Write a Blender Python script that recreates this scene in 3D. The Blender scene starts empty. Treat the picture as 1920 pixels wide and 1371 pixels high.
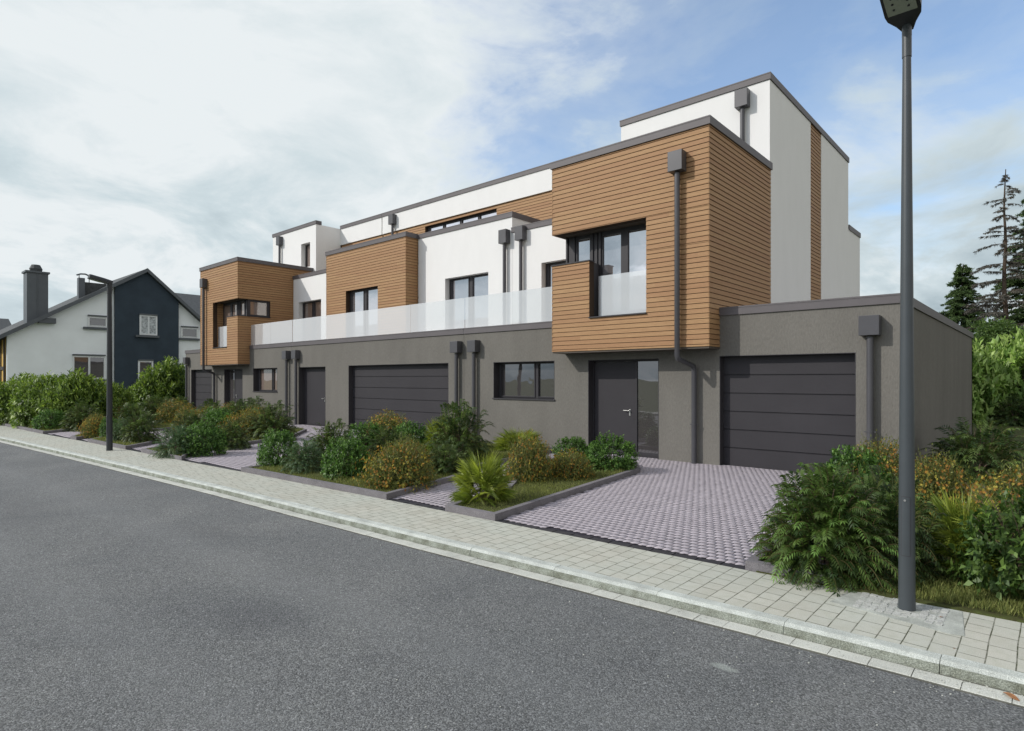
import bpy, math, random
import numpy as np
from mathutils import Vector

S = bpy.context.scene
COL = S.collection
rng = np.random.default_rng(7)
random.seed(7)

# ------------------------------------------------------------------ camera, sky, sun, exposure
cam_d = bpy.data.cameras.new('camera')
cam = bpy.data.objects.new('camera', cam_d)
COL.objects.link(cam)
S.camera = cam
FWD = Vector((-0.66437, 0.74740, 0.0)).normalized()
cam.location = (0, 0, 1.75)
cam.rotation_euler = FWD.to_track_quat('-Z', 'Y').to_euler()
cam_d.lens = 36 * 1137.25 / 1920
cam_d.sensor_width = 36
cam_d.shift_y = 25.5 / 1920
cam_d.clip_start = 0.05
cam_d.clip_end = 3000

SUN_TO = Vector((-0.41, -0.52, 0.46)).normalized()
sun_d = bpy.data.lights.new('sun', 'SUN')
sun_d.energy = 2.75
sun_d.angle = math.radians(0.5)
sun_d.color = (1.0, 0.955, 0.89)
sun = bpy.data.objects.new('sun', sun_d)
COL.objects.link(sun)
sun.rotation_euler = SUN_TO.to_track_quat('Z', 'Y').to_euler()
sun.location = (-20, -25, 30)

world = bpy.data.worlds.new("World")
S.world = world
world.use_nodes = True
S.view_settings.view_transform = 'Standard'
S.view_settings.look = 'None'
S.view_settings.gamma = 1
S.view_settings.exposure = 0


class NT:
    """small node-tree helper"""
    def __init__(self, nt):
        self.nt = nt
        self.n = nt.nodes
        self.l = nt.links

    def node(self, t, **kw):
        nd = self.n.new(t)
        for k, v in kw.items():
            if k == 'ins':
                for a, b in v.items():
                    if isinstance(b, bpy.types.NodeSocket):
                        self.l.new(b, nd.inputs[a])
                    else:
                        nd.inputs[a].default_value = b
            else:
                setattr(nd, k, v)
        return nd

    def math(self, op, a, b=None, c=None, clamp=False):
        nd = self.n.new('ShaderNodeMath')
        nd.operation = op
        nd.use_clamp = clamp
        for i, v in enumerate((a, b, c)):
            if v is None:
                continue
            if isinstance(v, bpy.types.NodeSocket):
                self.l.new(v, nd.inputs[i])
            else:
                nd.inputs[i].default_value = v
        return nd.outputs[0]

    def mix(self, f, a, b, mode='MIX'):
        nd = self.n.new('ShaderNodeMix')
        nd.data_type = 'RGBA'
        nd.blend_type = mode
        for i, v in ((0, f), (6, a), (7, b)):
            if isinstance(v, bpy.types.NodeSocket):
                self.l.new(v, nd.inputs[i])
            elif i == 0:
                nd.inputs[i].default_value = v
            else:
                nd.inputs[i].default_value = (v[0], v[1], v[2], 1)
        return nd.outputs[2]

    def ramp(self, f, pts, interp='LINEAR'):
        nd = self.n.new('ShaderNodeValToRGB')
        nd.color_ramp.interpolation = interp
        el = nd.color_ramp.elements
        while len(el) < len(pts):
            el.new(0.5)
        for e, (p, c) in zip(el, pts):
            e.position = p
            e.color = (c, c, c, 1) if not isinstance(c, tuple) else (c[0], c[1], c[2], 1)
        self.l.new(f, nd.inputs[0])
        return nd.outputs[0]

    def noise(self, vec, scale, detail=4, rough=0.55, dist=0.0, w=None):
        nd = self.n.new('ShaderNodeTexNoise')
        if vec is not None:
            self.l.new(vec, nd.inputs['Vector'])
        nd.inputs['Scale'].default_value = scale
        nd.inputs['Detail'].default_value = detail
        nd.inputs['Roughness'].default_value = rough
        nd.inputs['Distortion'].default_value = dist
        return nd.outputs[0]


def build_world():
    T = NT(world.node_tree)
    T.n.clear()
    out = T.node('ShaderNodeOutputWorld')
    sky = T.node('ShaderNodeTexSky', sky_type='NISHITA', sun_disc=False)
    sky.sun_elevation = math.asin(SUN_TO.z)
    sky.sun_rotation = math.atan2(SUN_TO.x, SUN_TO.y) % (2 * math.pi)
    sky.air_density = 1.0
    sky.dust_density = 1.2
    sky.ozone_density = 1.5
    hs = T.node('ShaderNodeHueSaturation', ins={'Saturation': 1.12, 'Value': 1.5, 'Color': sky.outputs[0]})
    bgA = T.node('ShaderNodeBackground', ins={'Color': hs.outputs[0], 'Strength': 0.14})
    co = T.node('ShaderNodeTexCoord').outputs['Generated']
    sep = T.node('ShaderNodeSeparateXYZ', ins={0: co})
    x, y, z = sep.outputs
    zz = T.math('ADD', T.math('MAXIMUM', z, 0.0), 0.22)
    u = T.math('DIVIDE', x, zz)
    v = T.math('DIVIDE', y, zz)
    p = T.node('ShaderNodeCombineXYZ', ins={0: u, 1: v, 2: 0.0}).outputs[0]
    n1 = T.noise(p, 1.15, 9, 0.58, 0.5)
    q3 = T.node('ShaderNodeCombineXYZ', ins={0: x, 1: y, 2: T.math('MULTIPLY', z, 2.3)}).outputs[0]
    n2 = T.noise(q3, 4.2, 9, 0.60, 0.35)
    n3 = T.noise(q3, 1.5, 3, 0.5, 0.2)
    # where the cloud deck is closed: towards the sun side and near the horizon; open over the house's right end
    def dot(d):
        d = Vector(d).normalized()
        a = T.math('MULTIPLY', x, d.x)
        b = T.math('MULTIPLY_ADD', y, d.y, a)
        return T.math('MULTIPLY_ADD', z, d.z, b)
    west = T.math('MULTIPLY', T.math('SUBTRACT', dot((-0.95, 0.02, 0.15)), 0.55), 1.9)
    low = T.math('MULTIPLY', T.math('SUBTRACT', 0.33, z), 2.8)
    east_fill = T.math('MULTIPLY', T.math('SUBTRACT', x, 0.12), 3.0)  # extra cloud cover outside the view, added to brighten the shaded walls
    cov = T.math('ADD', T.math('MULTIPLY', T.math('SUBTRACT', n1, 0.5), 1.9), T.math('MAXIMUM', T.math('MAXIMUM', west, low), east_fill))
    cov = T.math('ADD', cov, T.math('MULTIPLY', T.math('SUBTRACT', n2, 0.5), 1.5))
    cov = T.math('ADD', cov, 0.34)
    fac = T.ramp(cov, [(0.0, 0.16), (0.28, 0.34), (0.5, 0.74), (0.7, 1.0)])
    # cloud colour: bright tops, grey bellies in the lower band
    grey = T.math('MULTIPLY', T.math('SUBTRACT', 0.46, z), 1.6)
    g = T.math('ADD', T.math('MULTIPLY', T.math('SUBTRACT', n2, 0.47), 5.2), T.math('MULTIPLY', T.math('SUBTRACT', n3, 0.5), 2.6))
    g = T.math('MULTIPLY', T.math('ADD', g, 0.30), T.math('MAXIMUM', grey, 0.16), clamp=True)
    cc = T.ramp(g, [(0.0, (0.82, 0.87, 0.89)), (0.25, (0.62, 0.715, 0.755)), (0.75, (0.38, 0.47, 0.52))])
    cc = T.mix(T.math('MULTIPLY', T.math('SUBTRACT', x, 0.05), 3.0, clamp=True), cc, (0.74, 0.74, 0.74))  # flat neutral grey on that unseen side, part of the added fill
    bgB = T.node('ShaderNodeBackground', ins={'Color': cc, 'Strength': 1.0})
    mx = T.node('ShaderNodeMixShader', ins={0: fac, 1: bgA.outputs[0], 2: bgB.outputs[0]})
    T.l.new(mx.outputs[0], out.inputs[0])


build_world()


# ------------------------------------------------------------------ materials
def mat(name, col, rough=0.7, var=0.06, scale=3.0, bump=0.0, bscale=60.0, spec=0.4, metal=0.0, col2=None, stretch=None, fine=0.0, fscale=200.0):
    m = bpy.data.materials.new(name)
    m.use_nodes = True
    T = NT(m.node_tree)
    b = T.n['Principled BSDF']
    b.inputs['Roughness'].default_value = rough
    b.inputs['Specular IOR Level'].default_value = spec
    b.inputs['Metallic'].default_value = metal
    co = T.node('ShaderNodeTexCoord').outputs['Object']
    if stretch:
        mp = T.node('ShaderNodeMapping', ins={0: co})
        mp.inputs['Scale'].default_value = stretch
        co = mp.outputs[0]
    n = T.noise(co, scale, 5, 0.6)
    c2 = col2 or tuple(c * (1 - 2 * var) for c in col)
    c1 = tuple(min(1, c * (1 + var)) for c in col)
    c = T.mix(T.ramp(n, [(0.3, 0.0), (0.7, 1.0)]), c2, c1)
    if fine:
        f = T.noise(co, fscale, 3, 0.7)
        c = T.mix(fine, c, T.ramp(f, [(0.3, 0.0), (0.7, 1.0)]), 'OVERLAY')
    T.l.new(c, b.inputs['Base Color'])
    if bump:
        nb = T.noise(co, bscale, 4, 0.6)
        bn = T.node('ShaderNodeBump', ins={'Height': nb, 'Strength': bump, 'Distance': 0.01})
        T.l.new(bn.outputs[0], b.inputs['Normal'])
    return m


def mat_timber():
    m = bpy.data.materials.new('timber_boards')
    m.use_nodes = True
    T = NT(m.node_tree)
    b = T.n['Principled BSDF']
    b.inputs['Roughness'].default_value = 0.62
    b.inputs['Specular IOR Level'].default_value = 0.25
    co = T.node('ShaderNodeTexCoord').outputs['Object']
    sep = T.node('ShaderNodeSeparateXYZ', ins={0: co})
    zi = T.math('FLOOR', T.math('DIVIDE', T.math('ADD', sep.outputs[2], 0.0), 0.1020))
    along = T.math('ADD', sep.outputs[0], sep.outputs[1])
    seg = T.math('FLOOR', T.math('DIVIDE', T.math('ADD', along, T.math('MULTIPLY', zi, 1.37)), 3.9))
    wn = T.node('ShaderNodeTexWhiteNoise', noise_dimensions='2D', ins={0: T.node('ShaderNodeCombineXYZ', ins={0: zi, 1: seg}).outputs[0]})
    mp = T.node('ShaderNodeMapping', ins={0: co})
    mp.inputs['Scale'].default_value = (1.2, 1.2, 34)
    gr = T.noise(mp.outputs[0], 2.0, 6, 0.65, 0.6)
    mp2 = T.node('ShaderNodeMapping', ins={0: co})
    mp2.inputs['Scale'].default_value = (6, 6, 160)
    gr2 = T.noise(mp2.outputs[0], 2.0, 3, 0.6, 0.2)
    c = T.mix(T.ramp(gr, [(0.3, 0.0), (0.7, 1.0)]), (0.305, 0.172, 0.080), (0.405, 0.252, 0.125))
    c = T.mix(T.math('MULTIPLY', wn.outputs[0], 0.55), c, (0.29, 0.150, 0.075))
    c = T.mix(0.16, c, T.ramp(gr2, [(0.3, 0.0), (0.7, 1.0)]), 'OVERLAY')
    T.l.new(c, b.inputs['Base Color'])
    bn = T.node('ShaderNodeBump', ins={'Height': gr2, 'Strength': 0.25, 'Distance': 0.004})
    T.l.new(bn.outputs[0], b.inputs['Normal'])
    return m


def mat_glass(name, tint, glossf, under, trans=0.0, rough=0.01):
    m = bpy.data.materials.new(name)
    m.use_nodes = True
    T = NT(m.node_tree)
    T.n.clear()
    out = T.node('ShaderNodeOutputMaterial')
    co = T.node('ShaderNodeTexCoord').outputs['Object']
    nb = T.noise(co, 1.3, 2, 0.5)
    bn = T.node('ShaderNodeBump', ins={'Height': nb, 'Strength': 0.06, 'Distance': 0.05})
    gl = T.node('ShaderNodeBsdfGlossy', ins={'Color': (*tint, 1), 'Roughness': rough, 'Normal': bn.outputs[0]})
    df = T.node('ShaderNodeBsdfDiffuse', ins={'Color': (*under, 1)})
    base = df.outputs[0]
    if trans:
        tr = T.node('ShaderNodeBsdfTransparent', ins={'Color': (0.93, 0.96, 0.95, 1)})
        base = T.node('ShaderNodeMixShader', ins={0: trans, 1: df.outputs[0], 2: tr.outputs[0]}).outputs[0]
    mx = T.node('ShaderNodeMixShader', ins={0: glossf, 1: base, 2: gl.outputs[0]})
    T.l.new(mx.outputs[0], out.inputs[0])
    return m


def mat_leaf(name, rough=0.45, trans=0.3, spec=0.35):
    m = bpy.data.materials.new(name)
    m.use_nodes = True
    T = NT(m.node_tree)
    b = T.n['Principled BSDF']
    out = T.n['Material Output']
    b.inputs['Roughness'].default_value = rough
    b.inputs['Specular IOR Level'].default_value = spec
    at = T.node('ShaderNodeAttribute', attribute_name='Col')
    hs = T.node('ShaderNodeHueSaturation', ins={'Saturation': 1.08, 'Value': 2.1, 'Color': at.outputs[0]})
    bc = T.node('ShaderNodeHueSaturation', ins={'Saturation': 1.0, 'Value': 1.45, 'Color': at.outputs[0]})
    T.l.new(bc.outputs[0], b.inputs['Base Color'])
    tl = T.node('ShaderNodeBsdfTranslucent', ins={'Color': hs.outputs[0]})
    mx = T.node('ShaderNodeMixShader', ins={0: trans, 1: b.outputs[0], 2: tl.outputs[0]})
    T.l.new(mx.outputs[0], out.inputs[0])
    return m


def mat_slabs():
    """pale stone sidewalk slabs, laid in rows running away from the kerb"""
    m = bpy.data.materials.new('sidewalk_slabs')
    m.use_nodes = True
    T = NT(m.node_tree)
    b = T.n['Principled BSDF']
    b.inputs['Roughness'].default_value = 0.85
    b.inputs['Specular IOR Level'].default_value = 0.2
    co = T.node('ShaderNodeTexCoord').outputs['Object']
    sep = T.node('ShaderNodeSeparateXYZ', ins={0: co})
    wob = T.noise(co, 0.9, 2, 0.5)
    xx = T.math('ADD', sep.outputs[0], T.math('MULTIPLY', wob, 0.03))
    yy = T.math('ADD', T.math('MULTIPLY_ADD', sep.outputs[0], 0.043, sep.outputs[1]), T.math('MULTIPLY', wob, 0.02))
    v = T.node('ShaderNodeCombineXYZ', ins={0: yy, 1: xx, 2: 0.0}).outputs[0]
    br = T.node('ShaderNodeTexBrick', offset=0.42, offset_frequency=2, squash=0.72, squash_frequency=3, ins={0: v, 'Color1': (0, 0, 0, 1), 'Color2': (1, 1, 1, 1), 'Mortar': (0.5, 0.5, 0.5, 1),
                 'Scale': 1.0, 'Mortar Size': 0.0042, 'Mortar Smooth': 0.25, 'Bias': 0.0, 'Brick Width': 0.215, 'Row Height': 0.146})
    big = T.noise(co, 1.1, 5, 0.6)
    fine = T.noise(co, 160, 4, 0.75)
    mid = T.noise(co, 14, 5, 0.7)
    c = T.mix(br.outputs[0], (0.410, 0.402, 0.345), (0.485, 0.478, 0.415))
    c = T.mix(T.ramp(big, [(0.35, 0.0), (0.65, 1.0)]), c, (0.46, 0.475, 0.42))
    c = T.mix(T.ramp(mid, [(0.45, 0.0), (0.78, 0.55)]), c, (0.35, 0.36, 0.28))
    c = T.mix(0.35, c, T.ramp(fine, [(0.25, 0.1), (0.75, 0.9)]), 'OVERLAY')
    jn = T.ramp(T.noise(co, 9, 4, 0.7), [(0.3, 0.35), (0.6, 1.0)])
    c = T.mix(T.math('MULTIPLY', br.outputs[1], jn), c, (0.075, 0.08, 0.05))
    st = T.noise(co, 3.2, 6, 0.75, 1.0)
    c = T.mix(T.ramp(st, [(0.58, 0.0), (0.72, 0.38)]), c, (0.27, 0.28, 0.22))
    T.l.new(c, b.inputs['Base Color'])
    h = T.math('ADD', T.math('MULTIPLY', br.outputs[1], -1.0), T.math('MULTIPLY', fine, 0.25))
    bn = T.node('ShaderNodeBump', ins={'Height': h, 'Strength': 0.7, 'Distance': 0.005})
    T.l.new(bn.outputs[0], b.inputs['Normal'])
    return m


def mat_asphalt():
    m = bpy.data.materials.new('asphalt')
    m.use_nodes = True
    T = NT(m.node_tree)
    b = T.n['Principled BSDF']
    b.inputs['Roughness'].default_value = 0.8
    b.inputs['Specular IOR Level'].default_value = 0.3
    co = T.node('ShaderNodeTexCoord').outputs['Object']
    vo = T.node('ShaderNodeTexVoronoi', ins={0: co, 'Scale': 125.0})
    vo2 = T.node('ShaderNodeTexVoronoi', ins={0: co, 'Scale': 95.0})
    vr = T.node('ShaderNodeSeparateColor', ins={0: vo.outputs['Color']})
    vr2 = T.node('ShaderNodeSeparateColor', ins={0: vo2.outputs['Color']})
    fine = T.noise(co, 95, 5, 0.75)
    big = T.noise(co, 0.55, 6, 0.62, 0.6)
    mid = T.noise(co, 5.0, 5, 0.7)
    c = T.mix(T.ramp(big, [(0.3, 0.0), (0.7, 1.0)]), (0.148, 0.156, 0.157), (0.205, 0.211, 0.205))
    c = T.mix(T.ramp(mid, [(0.35, 0.0), (0.75, 0.35)]), c, (0.120, 0.123, 0.132))
    c = T.mix(0.6, c, T.ramp(vr.outputs[0], [(0.0, 0.05), (0.5, 0.42), (1.0, 0.97)]), 'OVERLAY')
    c = T.mix(0.5, c, T.ramp(fine, [(0.3, 0.05), (0.7, 0.92)]), 'OVERLAY')
    c = T.mix(T.ramp(vr2.outputs[1], [(0.975, 0.0), (0.99, 0.6)]), c, (0.45, 0.46, 0.46))
    sp = T.node('ShaderNodeSeparateXYZ', ins={0: co})
    def blob(cx, cy, rx, ry, soft=0.6):
        dx = T.math('DIVIDE', T.math('SUBTRACT', sp.outputs[0], cx), rx)
        dy = T.math('DIVIDE', T.math('SUBTRACT', sp.outputs[1], cy), ry)
        d = T.math('ADD', T.math('MULTIPLY', dx, dx), T.math('MULTIPLY', dy, dy))
        d = T.math('ADD', d, T.math('MULTIPLY', T.math('SUBTRACT', mid, 0.5), 2.5))
        return T.ramp(d, [(0.25, 1.0), (0.25 + soft, 0.0)])
    # pale splash and old oil drips where the photograph's road has them, plus a tar-sealed seam
    c = T.mix(T.math('MULTIPLY', blob(-1.55, 3.78, 0.10, 0.05), 0.5), c, (0.42, 0.46, 0.42))
    for (cx, cy, rx, ry, k) in ((-4.6, 2.2, 0.5, 0.35, 0.22), (-7.5, 3.0, 0.9, 0.3, 0.18), (-2.3, 1.6, 0.35, 0.3, 0.18), (-11.0, 1.5, 1.6, 0.6, 0.15)):
        c = T.mix(T.math('MULTIPLY', blob(cx, cy, rx, ry, 0.75), k), c, (0.07, 0.072, 0.08))
    # slightly polished, paler wheel tracks
    tr = T.math('ADD', sp.outputs[1], T.math('MULTIPLY', sp.outputs[0], -0.035))
    w1 = T.ramp(T.math('ABSOLUTE', T.math('SUBTRACT', tr, 2.9)), [(0.05, 1.0), (0.42, 0.0)])
    w2 = T.ramp(T.math('ABSOLUTE', T.math('SUBTRACT', tr, 1.5)), [(0.05, 1.0), (0.42, 0.0)])
    c = T.mix(T.math('MULTIPLY', T.math('MAXIMUM', w1, w2), 0.16), c, (0.24, 0.25, 0.25))
    # gutter-side grime
    T.l.new(c, b.inputs['Base Color'])
    h = T.math('ADD', T.math('MULTIPLY', vo.outputs[0], -0.6), T.math('MULTIPLY', fine, 1.3))
    bn = T.node('ShaderNodeBump', ins={'Height': h, 'Strength': 0.95, 'Distance': 0.008})
    T.l.new(bn.outputs[0], b.inputs['Normal'])
    return m


M = {}
M['white'] = mat('white_plaster', (0.80, 0.80, 0.79), 0.9, 0.012, 2.2, 0.25, 120, 0.15, stretch=(1, 1, 0.4), fine=0.06, fscale=90)
M['grey'] = mat('grey_plaster', (0.172, 0.165, 0.149), 0.92, 0.06, 1.2, 0.9, 42, 0.12, stretch=(1, 1, 0.35), fine=0.12, fscale=38)
M['timber'] = mat_timber()
M['joint'] = mat('dark_board_gap', (0.060, 0.036, 0.022), 0.9)
M['coping'] = mat('coping_metal', (0.115, 0.105, 0.110), 0.55, 0.05, 2.0, 0.0, spec=0.45, fine=0.05)
M['anthra'] = mat('anthracite_metal', (0.040, 0.038, 0.043), 0.5, 0.05, 2.0, 0.08, 80, 0.35)
M['doorpaint'] = mat('anthracite_door_paint', (0.038, 0.036, 0.041), 0.6, 0.05, 1.2, 0.12, 90, 0.3)
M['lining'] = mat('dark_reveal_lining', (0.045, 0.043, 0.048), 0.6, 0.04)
M['pipe'] = mat('zinc_grey_pipe', (0.072, 0.072, 0.080), 0.42, 0.06, 3.0, spec=0.5)
M['steel'] = mat('brushed_steel', (0.50, 0.50, 0.49), 0.45, 0.03, metal=1.0)
M['pane'] = mat_glass('window_glass', (0.86, 0.87, 0.93), 0.66, (0.26, 0.25, 0.26))
M['pane_dark'] = mat_glass('dark_window_glass', (0.6, 0.62, 0.66), 0.26, (0.07, 0.065, 0.065))
M['pane_brown'] = mat_glass('warm_window_glass', (0.7, 0.68, 0.66), 0.32, (0.24, 0.185, 0.16))
M['frosted'] = mat_glass('frosted_glass', (0.90, 0.91, 0.93), 0.26, (0.78, 0.79, 0.80), trans=0.40, rough=0.06)
M['roofgravel'] = mat('roof_gravel', (0.25, 0.24, 0.23), 0.95, 0.2, 20, 0.6, 60)
M['soffit'] = mat('soffit_panel', (0.10, 0.085, 0.07), 0.8, 0.05)
M['asphalt'] = mat_asphalt()
M['slabs'] = mat_slabs()
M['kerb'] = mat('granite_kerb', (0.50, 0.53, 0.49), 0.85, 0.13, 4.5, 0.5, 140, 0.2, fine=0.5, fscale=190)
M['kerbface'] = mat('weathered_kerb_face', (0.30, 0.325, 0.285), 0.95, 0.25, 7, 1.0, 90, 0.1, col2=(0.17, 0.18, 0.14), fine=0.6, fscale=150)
M['gutter'] = mat('gutter_concrete', (0.52, 0.53, 0.48), 0.85, 0.09, 3.0, 0.5, 120, 0.2, fine=0.4, fscale=150)
M['dirt'] = mat('joint_dirt', (0.12, 0.12, 0.10), 0.95, 0.2)
M['pkerb'] = mat('planter_kerb_stone', (0.19, 0.18, 0.19), 0.8, 0.10, 6.0, 0.5, 120, 0.25, fine=0.55, fscale=170)
M['paver'] = mat('paver_stone', (0.42, 0.385, 0.415), 0.8, 0.05, 2.2, 0.25, 90, 0.25, fine=0.15, fscale=60)
M['pbase'] = mat('paver_joint', (0.022, 0.020, 0.030), 0.9, 0.15, 10)
M['drain'] = mat('slot_drain', (0.030, 0.029, 0.034), 0.6, 0.1, 4)
M['soil'] = mat('planter_turf', (0.060, 0.075, 0.022), 0.95, 0.35, 14, 0.8, 60, 0.1, col2=(0.055, 0.050, 0.025))
M['ground'] = mat('meadow', (0.075, 0.105, 0.035), 0.95, 0.3, 1.5, 0.6, 30, 0.1, col2=(0.05, 0.06, 0.025))
M['leaf'] = mat_leaf('leaf')
M['needle'] = mat_leaf('needle', 0.6, 0.15, 0.2)
M['petal'] = mat_leaf('petal', 0.6, 0.25, 0.2)
M['grassb'] = mat_leaf('grass_blade', 0.6, 0.3, 0.2)
M['bark'] = mat('bark', (0.085, 0.065, 0.050), 0.95, 0.25, 12, 0.9, 40, 0.1)
M['twig'] = mat('dry_twig', (0.16, 0.11, 0.085), 0.9, 0.2, 12)
M['lamp'] = mat('lamp_post_paint', (0.052, 0.062, 0.069), 0.42, 0.07, 3.0, 0.0, 60, 0.5)
M['lampdark'] = mat('dark_lamp_paint', (0.030, 0.033, 0.036), 0.45, 0.06, 3.0)
M['lens'] = mat('lamp_lens', (0.30, 0.33, 0.27), 0.3, 0.04, 5, spec=0.5)
M['navy'] = mat('dark_blue_plaster', (0.042, 0.060, 0.080), 0.85, 0.08, 1.2, 0.3, 60, 0.2)
M['nwhite'] = mat('neighbour_white_plaster', (0.84, 0.90, 0.93), 0.9, 0.03, 0.8, 0.2, 60, 0.15)
M['slate'] = mat('slate_tiles', (0.075, 0.082, 0.085), 0.7, 0.2, 6, 0.9, 18, 0.3)
M['zinc'] = mat('zinc_cladding', (0.085, 0.10, 0.115), 0.5, 0.06, 2, spec=0.5)
M['pvc'] = mat('white_window_frame', (0.72, 0.76, 0.78), 0.5, 0.02)
M['yellow'] = mat('yellow_plaster', (0.55, 0.36, 0.09), 0.9, 0.08, 1.5)
M['beam'] = mat('timber_frame_beam', (0.045, 0.038, 0.035), 0.8, 0.1)
M['foil'] = mat('protective_foil', (0.45, 0.50, 0.53), 0.25, 0.35, 9, 1.0, 12, 0.6)
M['cobble'] = mat('lamp_cobbles', (0.47, 0.48, 0.45), 0.85, 0.12, 18, 0.6, 90, fine=0.4)
M['patch'] = mat('mortar_patch', (0.40, 0.42, 0.38), 0.9, 0.15, 8, 0.4, 90, fine=0.3)


# ------------------------------------------------------------------ mesh helpers
class MB:
    def __init__(self):
        self.v = []
        self.f = []
        self.m = []

    def poly(self, pts, mi=0):
        i = len(self.v)
        self.v += [tuple(p) for p in pts]
        self.f.append(tuple(range(i, i + len(pts))))
        self.m.append(mi)

    def box(self, x0, x1, y0, y1, z0, z1, mi=0):
        if x0 > x1: x0, x1 = x1, x0
        if y0 > y1: y0, y1 = y1, y0
        if z0 > z1: z0, z1 = z1, z0
        i = len(self.v)
        self.v += [(x0, y0, z0), (x1, y0, z0), (x1, y1, z0), (x0, y1, z0), (x0, y0, z1), (x1, y0, z1), (x1, y1, z1), (x0, y1, z1)]
        for q in ((0, 3, 2, 1), (4, 5, 6, 7), (0, 1, 5, 4), (1, 2, 6, 5), (2, 3, 7, 6), (3, 0, 4, 7)):
            self.f.append(tuple(i + k for k in q))
            self.m.append(mi)

    def prism(self, poly, z0, z1, mi=0, mside=None):
        """poly CCW seen from above"""
        a = sum(poly[k][0] * poly[(k + 1) % len(poly)][1] - poly[(k + 1) % len(poly)][0] * poly[k][1] for k in range(len(poly)))
        if a < 0:
            poly = poly[::-1]
        n = len(poly)
        i = len(self.v)
        self.v += [(p[0], p[1], z0) for p in poly] + [(p[0], p[1], z1) for p in poly]
        self.f.append(tuple(range(i + n, i + 2 * n))); self.m.append(mi)
        self.f.append(tuple(range(i + n - 1, i - 1, -1))); self.m.append(mi)
        for k in range(n):
            j = (k + 1) % n
            self.f.append((i + k, i + j, i + n + j, i + n + k)); self.m.append(mi if mside is None else mside)

    def tube(self, path, rad, n=12, mi=0, cap=True):
        path = [Vector(p) for p in path]
        if not isinstance(rad, (list, tuple)):
            rad = [rad] * len(path)
        rings = []
        up = None
        for k, p in enumerate(path):
            if k == 0: t = path[1] - p
            elif k == len(path) - 1: t = p - path[k - 1]
            else: t = (path[k + 1] - p).normalized() + (p - path[k - 1]).normalized()
            t.normalize()
            if up is None:
                up = Vector((1, 0, 0)) if abs(t.x) < 0.9 else Vector((0, 1, 0))
            s = t.cross(up).normalized()
            up = s.cross(t).normalized()
            i = len(self.v)
            for a in range(n):
                an = 2 * math.pi * a / n
                q = p + (s * math.cos(an) + up * math.sin(an)) * rad[k]
                self.v.append(tuple(q))
            rings.append(i)
        for a, b in zip(rings, rings[1:]):
            for k in range(n):
                j = (k + 1) % n
                self.f.append((a + k, b + k, b + j, a + j)); self.m.append(mi)
        if cap:
            self.f.append(tuple(rings[0] + k for k in range(n))); self.m.append(mi)
            self.f.append(tuple(rings[-1] + k for k in range(n - 1, -1, -1))); self.m.append(mi)

    def build(self, name, mats, parent=None, smooth=False, bevel=0.0):
        me = bpy.data.meshes.new(name)
        me.from_pydata(self.v, [], self.f)
        if not isinstance(mats, (list, tuple)):
            mats = [mats]
        for k in mats:
            me.materials.append(M[k])
        me.polygons.foreach_set('material_index', self.m)
        if smooth:
            me.polygons.foreach_set('use_smooth', [len(f) <= 4 for f in self.f])
        me.update()
        o = bpy.data.objects.new(name, me)
        COL.objects.link(o)
        if parent is not None:
            o.parent = parent
            if parent.type == 'EMPTY':
                o.location = -parent.location
        if smooth:
            me.set_sharp_from_angle(angle=math.radians(40))
        if bevel:
            bv = o.modifiers.new('bevel', 'BEVEL')
            bv.width = bevel
            bv.segments = 2
            bv.limit_method = 'ANGLE'
        return o


def tag(o, label=None, cat=None, group=None, kind=None):
    if label: o['label'] = label
    if cat: o['category'] = cat
    if group: o['group'] = group
    if kind: o['kind'] = kind
    return o


def empty(name, loc, label, cat, group=None):
    o = bpy.data.objects.new(name, None)
    o.empty_display_size = 0.2
    COL.objects.link(o)
    o.location = loc
    return tag(o, label, cat, group)


class Fr:
    """a wall frame: u runs along the wall, n points outwards"""
    def __init__(self, axis, c, sgn):
        self.axis, self.c, self.s = axis, c, sgn   # axis 'x': wall runs along x at y=c; sgn = outward direction

    def p(self, u, z, n=0.0):
        if self.axis == 'x':
            return (u, self.c + self.s * n, z)
        return (self.c + self.s * n, u, z)

    def box(self, mb, u0, u1, z0, z1, n0, n1, mi=0):
        a = self.p(u0, z0, n0); b = self.p(u1, z1, n1)
        mb.box(a[0], b[0], a[1], b[1], z0, z1, mi)


def cells(u0, u1, z0, z1, holes):
    us = sorted({u0, u1, *[max(u0, min(u1, h[0])) for h in holes], *[max(u0, min(u1, h[1])) for h in holes]})
    zs = sorted({z0, z1, *[max(z0, min(z1, h[2])) for h in holes], *[max(z0, min(z1, h[3])) for h in holes]})
    out = []
    for zb, zt in zip(zs, zs[1:]):
        run = None
        for a, b in zip(us, us[1:]):
            cu, cz = (a + b) / 2, (zb + zt) / 2
            inside = any(h[0] < cu < h[1] and h[2] < cz < h[3] for h in holes)
            if inside:
                if run: out.append((*run, zb, zt)); run = None
            else:
                run = (run[0], b) if run else (a, b)
        if run: out.append((*run, zb, zt))
    return out


def wall(mb, fr, u0, u1, z0, z1, holes=(), th=0.3, mi=0, lining=None):
    """solid wall slab with real openings"""
    for a, b, c, d in cells(u0, u1, z0, z1, holes):
        fr.box(mb, a, b, c, d, -th, 0.0, mi)
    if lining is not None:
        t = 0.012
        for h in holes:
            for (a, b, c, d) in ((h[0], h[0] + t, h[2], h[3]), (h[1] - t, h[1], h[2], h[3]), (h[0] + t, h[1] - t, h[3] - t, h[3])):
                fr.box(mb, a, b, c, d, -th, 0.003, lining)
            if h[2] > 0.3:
                fr.box(mb, h[0] - 0.02, h[1] + 0.02, h[2] - 0.03, h[2], -th, 0.03, lining)


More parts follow.
